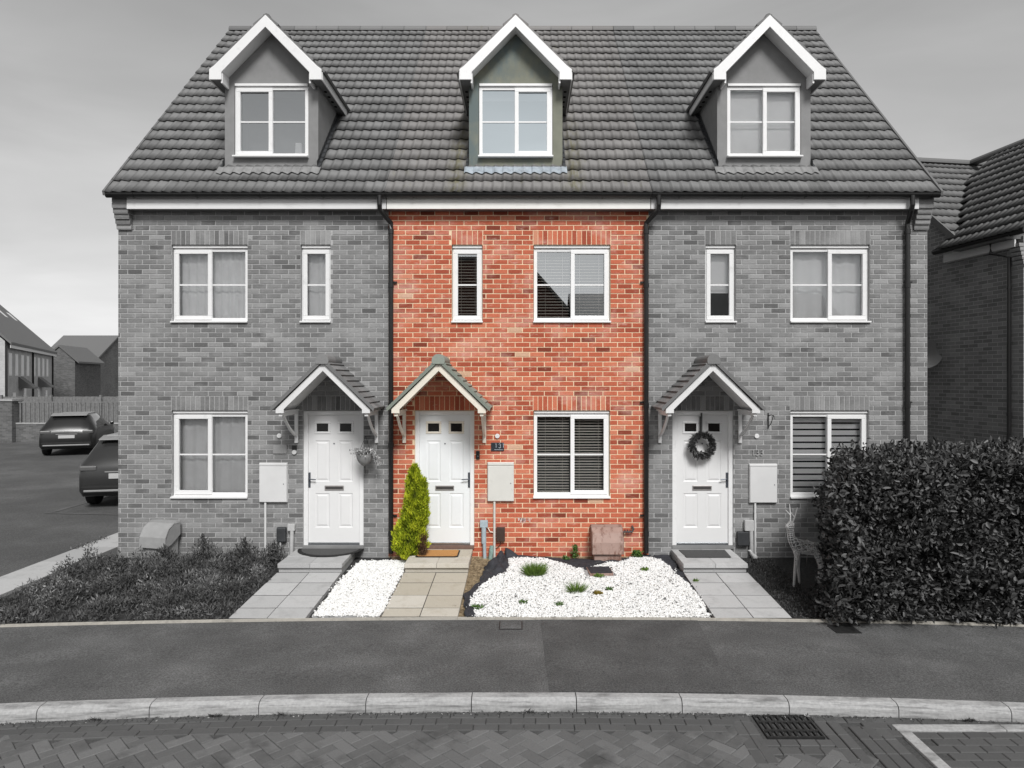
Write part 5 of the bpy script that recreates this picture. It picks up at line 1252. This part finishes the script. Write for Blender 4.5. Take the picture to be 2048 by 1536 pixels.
# ================================================================ CARS
def car(label, x, y, yaw, paint, plate_w=.52, L_=4.3, W=1.84, H=1.55, roof='car_grey'):
    """rear of the car at local y = 0, the car runs to +y"""
    t = thing('parked_car', label, 'car', (x, y, -.12), 'parked cars in the side courtyard'); t.rotation_euler.z = yaw
    o3 = Vector(t['org'])
    # side profile stations: (y, lower z, shoulder z, roof z, half width low, half width roof)
    st = [(0.0, .42, .78, .80, .74, .60), (.04, .30, .92, .96, .84, .66), (.16, .26, .98, 1.10, .90, .68), (.30, .24, 1.0, 1.30, .915, .66), (.55, .22, 1.01, 1.50, .92, .62), (.85, .22, 1.01, H, .92, .61),
          (1.6, .22, 1.0, H+.01, .92, .62), (2.3, .22, .99, H-.04, .92, .62), (2.75, .22, .97, H-.24, .92, .66), (3.2, .22, .95, 1.04, .915, .72), (3.7, .24, .90, .94, .89, .74), (4.1, .28, .78, .80, .82, .66), (4.25, .38, .62, .64, .70, .58)]
    V = []; F = []; Mi = []
    for (yy, zl, zs_, zr, wl, wr) in st:
        ring = [(-wl*.92, zl), (-wl, zl+.12), (-wl*1.0, (zl+zs_)/2+.05), (-wl*.975, zs_), (-(wl*.4+wr*.6), zs_+(zr-zs_)*.55), (-wr, zr-.03*(zr > zs_+.1)), (-wr*.6, zr+.01), (0, zr+.02)]
        ring = ring+[(-a, b) for a, b in reversed(ring[:-1])]
        for (a, b) in ring: V.append((a, yy, b))
    k = 15
    for i in range(len(st)-1):
        for j in range(k-1):
            F.append((i*k+j, i*k+j+1, (i+1)*k+j+1, (i+1)*k+j))
            Mi.append(1 if (j in (3, 4, 9, 10) and 3 <= i <= 8) else 0)
        F.append((i*k+k-1, i*k, (i+1)*k, (i+1)*k+k-1)); Mi.append(0)
    F.append(tuple(range(k))); F.append(tuple((len(st)-1)*k+j for j in reversed(range(k)))); Mi += [0, 0]
    m = MB(); m.v = [(a+o3.x, b+o3.y, c+o3.z) for a, b, c in V]; m.f = F; m.r = [.5]*len(F); m.m = Mi
    b_ = m.build('body', [paint, 'car_glass'], t, smooth=True)
    def P_(mb): mb.v = [(a+o3.x, b+o3.y, c+o3.z) for a, b, c in mb.v]; return mb
    m = MB(); m.face([(-.60, .185, 1.06), (.60, .185, 1.06), (.53, .46, 1.445), (-.53, .46, 1.445)]); P_(m).build('rear_window', 'car_glass', t, fix=False)
    m = MB(); m.prism([(.36, 1.505), (.33, 1.48), (.66, 1.545), (.66, 1.575)], -.58, .58, 'X'); P_(m).build('spoiler', roof, t, bevel=.008)
    m = MB(); m.prism([(.60, H-.03), (.60, H+.028), (2.1, H+.034), (2.1, H-.03)], -.52, .52, 'X'); P_(m).build('roof_panel', roof, t, bevel=.02)
    m = MB(); m.box(-.80, .80, -.045, .10, .34, .52); P_(m).build('bumper', 'rubber', t, bevel=.04)
    m = MB(); m.box(-.74, .74, -.062, .02, .385, .43); P_(m).build('bumper_trim', 'chrome', t, bevel=.01)
    m = MB(); m.box(-plate_w/2, plate_w/2, -.022, .0, .66, .775); P_(m).build('number_plate', 'plate', t, bevel=.004)
    m = MB(); m.box(-.34, .34, -.012, .02, .80, .825); P_(m).build('boot_trim', 'chrome', t)
    for sg in (-1, 1):
        m = MB(); a, c = sorted((sg*.50, sg*.845)); m.box(a, c, -.004, .16, .83, .95); P_(m).build('tail_lamp', 'lamp_red', t, bevel=.03)
        m = MB(); a, c = sorted((sg*.93, sg*1.06)); m.box(a, c, 2.62, 2.74, 1.0, 1.13); P_(m).build('door_mirror', paint, t, bevel=.03)
        for yy in (.78, 3.42):
            m = MB(); xo = sg*.80; m.prism([(yy+.325*math.cos(q*math.pi/12), .325+.325*math.sin(q*math.pi/12)) for q in range(24)], xo-.11, xo+.11, 'X'); wh = P_(m).build('wheel', 'rubber', t, bevel=.03)
            m = MB(); m.prism([(yy+.20*math.cos(q*math.pi/12), .325+.20*math.sin(q*math.pi/12)) for q in range(24)], xo+sg*.105, xo+sg*.118, 'X'); P_(m).build('rim', 'chrome', wh)
    return t
car('dark grey hatchback half hidden behind the left corner of the row', -8.80, 15.0, R(13), 'car_grey', roof='chrome')
car('black car with a pale number plate, parked in front of the low brick wall', -16.9, 25.3, R(21), 'car_dark', H=1.52, roof='chrome')
m = MB(); m.face([(-10.1, 14.4, -.118), (-9.98, 14.4, -.118), (-9.98, 20, -.118), (-10.1, 20, -.118)]); m.face([(-9.98, 14.4, -.1175), (-6.6, 14.1, -.1175), (-6.6, 14.2, -.1175), (-9.98, 14.5, -.1175)]); struct(m.build('road_markings', 'asphalt_pave', fix=False))

# ================================================================ BACKGROUND: fence, far houses, right hand house
t = thing('garden_wall', 'low brick wall with a pier and pale railings behind the black car', 'wall', (-24, 31, -.12))
MB().box(-30.5, -14.5, 31.0, 31.22, -.2, .70).build('wall', 'brick_mid', t); MB().box(-30.5, -14.5, 30.98, 31.24, .70, .76).build('coping', 'kerb', t)
MB().box(-23.75, -23.0, 30.75, 31.4, -.2, 1.75).build('pier', 'brick_mid', t); MB().box(-23.8, -22.95, 30.7, 31.45, 1.75, 1.84).build('pier_cap', 'kerb', t)
m = MB(); x = -22.9
while x < -14.6: m.box(x, x+.06, 31.08, 31.12, .76, 1.72); x += .21
m.box(-22.95, -14.5, 31.07, 31.13, 1.66, 1.72); m.build('railing', 'fence', t)
t = thing('board_fence', 'pale close-boarded fence running behind the parked cars', 'fence', (-20, 33, -.12))
m = MB(); x = -30
while x < -10: m.box(x, x+.145, 33.0, 33.02, -.1, 1.90+random.uniform(-.01, .01), random.random()); x += .15
m.build('boards', 'fence', t); m = MB(); x = -30
while x < -10: MB().box(x, x+.1, 32.9, 33.0, -.1, 1.98).build('post', 'fence', t); x += 2.4
def P3(px, py, Y): return ((px-1045)*Y/1365, Y, CZ-(py-760)*Y/1365)

def far_house(label, ox, oy, yaw, length, depth, ze, zr, wins, extras, ridge_along='x', wallm='brick_far', roofm='tile_dark', vel=0, canopies=()):
    """front wall along local +x at y=0 facing -y"""
    t = thing('far_house', label, 'house', (ox, oy, -.12), 'houses beyond the courtyard'); t.rotation_euler.z = yaw; o3 = Vector(t['org'])
    def fin(mb, nm, mt, par=t, **k): mb.v = [(a+o3.x, b+o3.y, c+o3.z) for a, b, c in mb.v]; return mb.build(nm, mt, par, **k)
    m = MB()
    if ridge_along == 'x': m.prism([(0, 0), (0, ze), (depth/2, zr-.08), (depth, ze), (depth, 0)], 0, length, 'X')
    else: m.prism([(0, 0), (0, ze), (length/2, zr-.08), (length, ze), (length, 0)], 0, depth, 'Y')
    fin(m, 'wall', wallm)
    m = MB()
    if ridge_along == 'x': m.prism([(-.35, ze-.22), (-.35, ze-.05), (depth/2, zr+.08), (depth+.35, ze-.05), (depth+.35, ze-.22), (depth/2, zr-.09)], -.12, length+.12, 'X')
    else: m.prism([(-.35, ze-.22), (-.35, ze-.05), (length/2, zr+.08), (length+.35, ze-.05), (length+.35, ze-.22), (length/2, zr-.09)], -.12, depth+.12, 'Y')
    rf = fin(m, 'roof', roofm)
    if ridge_along == 'x':
        m = MB(); m.box(0, length, -.30, -.27, ze-.42, ze-.2); fin(m, 'fascia', 'fascia_g')
        for q in range(vel):
            m = MB(); x = length*(q+.5)/vel; s0, s1 = .34, .62; sl = (zr-ze)/(depth/2)
            y0_, y1_ = depth/2*s0, depth/2*s1; z0_, z1_ = ze+sl*y0_+.10, ze+sl*y1_+.10
            m.prism([(y0_, z0_), (y0_-.03, z0_+.06), (y1_-.03, z1_+.06), (y1_, z1_)], x-.5, x+.5, 'X'); fin(m, 'roof_window', 'white_g', rf)
    for (x, z, w_, h_) in wins:
        m = MB(); m.box(x, x+w_, -.02, .02, z, z+h_); f = fin(m, 'window', 'white_g'); m = MB(); m.box(x+.08, x+w_-.08, -.03, -.021, z+.08, z+h_-.08); fin(m, 'pane', 'curtain', f)
    for (x, z) in canopies:
        m = MB(); m.prism([(0, z+.75), (-.85, z), (-.85, z-.07), (0, z-.02)], x, x+1.7, 'X'); fin(m, 'canopy', 'tile_dark')
    for x in extras: m = MB(); m.box(x, x+.1, -.12, -.01, 0, ze-.3); fin(m, 'downpipe', 'black')
    return t
# terrace on the left: front wall from (-32.3,42.6) running away to (-40.3,58.5)
ang = math.atan2(58.5-42.6, -40.3+32.3)
far_house('nearest far terrace of pale brick with skylights in its long roof', -32.3, 42.6, ang-math.pi*0, 17.8, 9, 5.25, 9.9,
    [(1.0+i*1.9+(.5 if i > 3 else 0), 3.1, .95, 1.45) for i in range(8)] + [(2.2, .5, .9, 1.5), (5.6, .3, 1, 2.0), (11, .3, 1, 2.0), (14.4, .5, .9, 1.5)], (0.1, 8.8, 17.6), vel=5, canopies=((4.0, 2.3), (11.2, 2.3)))
far_house('far brick house with a broad dark roof in the middle distance', -53.0, 75, R(0), 6.2, 8, 5.0, 7.9, [(1.0, 2.6, .9, 1.6), (4.6, 2.6, .8, 1.6)], (6.0,), 'x', 'brick_mid')
far_house('far dark-roofed house nearest to the left corner of the row', -52.5, 86, R(0), 9, 8, 4.5, 7.8, [(1.5, 2.3, .9, 1.4), (5, 2.3, .9, 1.4)], (), 'x', 'brick_mid')
far_house('far brick gable beyond the end of the pale terrace', -44.2, 63.0, R(12), 2.6, 6, 4.6, 6.0, [], (), 'y', 'brick_mid')
# right hand house: an L of two wings, its long wall running back along x ~ 8.8
t = thing('side_house', 'dark brick two-storey house beyond the hedge at the right edge', 'house', (8.95, 12.2, -.12)); t.rotation_euler.z = R(8.4); o3 = Vector(t['org'])
def fin(mb, nm, mt, par=t, **k): mb.v = [(a+o3.x, b+o3.y, c+o3.z) for a, b, c in mb.v]; return mb.build(nm, mt, par, **k)
ZE = 5.45; RRZ = 8.2; HD = 2.85
# local: wall x = 0 from y = 0 (front corner) to 8; front wing ridge along y at x = HD; rear wing ridge along x at y = 4.4
m = MB(); m.prism([(1.35, 0), (1.35, ZE-.05), (4.4, RRZ-.1), (7.5, ZE-.05), (7.5, 0)], .0, 9, 'X'); fin(m, 'rear_wall', 'brick_dark')
m = MB(); m.prism([(0.004, 0), (.004, ZE-.05), (HD, RRZ-.1), (2*HD, ZE-.05), (2*HD, 0)], 0, 3.2, 'Y'); fin(m, 'front_wall', 'brick_dark')
slo = math.atan2(RRZ-ZE, HD+.30)
L2 = math.hypot(HD+.30, RRZ-ZE)
def rot_roof(name, along0, along1, rows, org, uh, par, axis, skip=None):
    """tile_roof is made along x; turned so its rows climb along +x (axis 'x') or +y (axis 'y')"""
    V, F, rr = tile_roof(along0, along1, skip, rows, (0, 0), (math.cos(slo), math.sin(slo)), (-math.sin(slo), math.cos(slo)), L2)
    W_ = np.empty_like(V)
    if axis == 'y': W_[:, 0] = V[:, 0]; W_[:, 1] = V[:, 1]+org[1]
    else: W_[:, 0] = V[:, 1]+org[0]; W_[:, 1] = V[:, 0]; F = F[:, ::-1]
    W_[:, 2] = V[:, 2]+org[2]
    return npmesh(name, W_+np.array(o3), F, rr, 'tile_dark', par)
rf = rot_roof('roof', -.25, 1.75, 13, (-.30, 0, ZE), None, t, 'x')
rf2 = rot_roof('upper_roof', 1.75, 3.6, 13, (-.30, 0, ZE), None, t, 'x', skip=lambda x, y, z: (x-1.20) > (y-.0))
rot_roof('rear_roof', -.05, 6, 13, (0, 1.30, ZE), None, t, 'y', skip=lambda x, y, z: (y+1.30-1.30) < x-.2)
m = MB(); m.prism([(.3-.6, ZE-.1), (HD, RRZ-.02), (2*HD+.3, ZE-.1)], .05, 1.3, 'Y'); m.prism([(1.32, ZE-.1), (4.4, RRZ-.04), (7.5, ZE-.1)], .02, 9, 'X'); fin(m, 'roof_deck', 'tile_dark')
m = MB(); m.prism([(HD+.12*math.cos(R(q)), RRZ-.03+.11*math.sin(R(q))) for q in range(-10, 191, 25)], -.25, 4.3, 'Y'); m.prism([(4.4+.12*math.cos(R(q)), RRZ-.03+.11*math.sin(R(q))) for q in range(-10, 191, 25)], -.05, 9, 'X'); fin(m, 'ridge_tiles', 'tile_dark')
m = MB(); m.box(-.12, -.09, .06, 1.75, ZE-.24, ZE-.03); m.box(-.09, 0, .06, 1.75, ZE-.24, ZE-.22); fin(m, 'fascia', 'fascia_g')
m = MB(); m.tube([(-.2, -.25, ZE-.0), (-.2, 1.9, ZE-.0)], .06, 10); fin(m, 'gutter', 'black')
m = MB(); m.tube([(-.2, .50, ZE-.05), (-.2, .50, ZE-.28), (-.06, .24, ZE-.40), (-.06, .24, .1)], .036, 10)
for z in (4.5, 2.2): m.tube([(-.06, .24, z-.03), (-.06, .24, z+.03)], .045, 10)
fin(m, 'downpipe', 'black')
m = MB(); m.prism([(1.25, ZE-.13), (1.25, ZE+.03), (4.4, RRZ+.05), (4.4, RRZ-.11)], -.055, -.02, 'X'); fin(m, 'verge', 'tile_dark')
m = MB()
for k in range(6): m.box(-.04-.022*(5-k), -.001, -.02, .20, ZE-.55+.075*k, ZE-.485+.075*k) if False else m.box(-.001-.02*k, -.0005, -.02, .20, ZE-.62+.075*k, ZE-.555+.075*k)
fin(m, 'corbel', 'brick_dark')
# satellite dish on its wall
t = thing('satellite_dish', 'grey satellite dish on the dark brick side wall beyond the right corner', 'satellite dish', (8.6, 14.3, 3.2))
m = MB(); k = 20; c0 = Vector((8.50, 14.35, 3.22)); n0 = 0
dn = Vector((-.55, -.75, .35)).normalized(); ax = dn.cross(Vector((0, 0, 1))).normalized(); ay = ax.cross(dn)
for q in range(5):
    rr_ = .30*q/4
    for i in range(k):
        a = 2*math.pi*i/k; p = c0+ax*rr_*math.cos(a)+ay*rr_*math.sin(a)*1.08+dn*(rr_**2*.9); m.v.append(tuple(p))
for q in range(4):
    for i in range(k): j = (i+1) % k; m.f.append((q*k+i, q*k+j, (q+1)*k+j, (q+1)*k+i)); m.r.append(.5); m.m.append(0)
d_ = m.build('reflector', 'room_mid', t, smooth=True)
MB().tube([tuple(c0), tuple(c0+Vector((.2, .1, -.05)))], .02, 8).build('arm', 'black', t)
MB().tube([tuple(c0-ay*.3), tuple(c0+dn*.3-ay*.12)], .012, 6).tube([tuple(c0+dn*.28-ay*.12), tuple(c0+dn*.36-ay*.12)], .03, 8).build('receiver', 'plate', t)
# the houses across the street, behind the camera: seen in the window panes
t = thing('opposite_house', 'red brick house across the street, behind the viewer, seen mirrored in the upper windows', 'house', (-.8, -12, -.2))
m = MB(); m.prism([(-8, -.2), (-8, 6.0), (-5.7, 8.5), (0, 8.5), (2.2, 6.0), (2.2, -.2)], -20, -12, 'Y'); m.build('wall', 'brick_opp', t)
m = MB(); m.prism([(-8.3, 5.75), (-5.72, 8.52), (.02, 8.52), (2.5, 5.75), (2.5, 5.9), (.06, 8.66), (-5.76, 8.66), (-8.3, 5.9)], -20.2, -11.8, 'Y'); m.build('roof', 'tile_dark', t)
for (a, z) in ((-2.8, 1), (.2, 1), (-2.8, 3.6), (.2, 3.6)): MB().box(a, a+1.1, -11.98, -11.95, z, z+1.25).build('window', 'room_mid', t)
t = thing('opposite_house', 'wide red brick house across the street, behind the viewer, its flat ridge mirrored', 'house', (8, -12, -.2))
m = MB(); m.prism([(-20, -.2), (-20, 5.0), (-16, 7.2), (-12, 5.0), (-12, -.2)], 2.6, 16, 'X'); m.build('wall', 'brick_opp', t)
m = MB(); m.prism([(-20.3, 4.8), (-16, 7.25), (-11.7, 4.8), (-11.7, 4.95), (-16, 7.4), (-20.3, 4.95)], 2.5, 16.2, 'X'); m.build('roof', 'tile_dark', t)
for a in (3.6, 6.6, 9.6, 12.6): MB().box(a, a+1.1, -11.98, -11.95, 3.3, 4.5).build('window', 'room_mid', t)
for o in bpy.data.objects:
    if 'org' in o: del o['org']
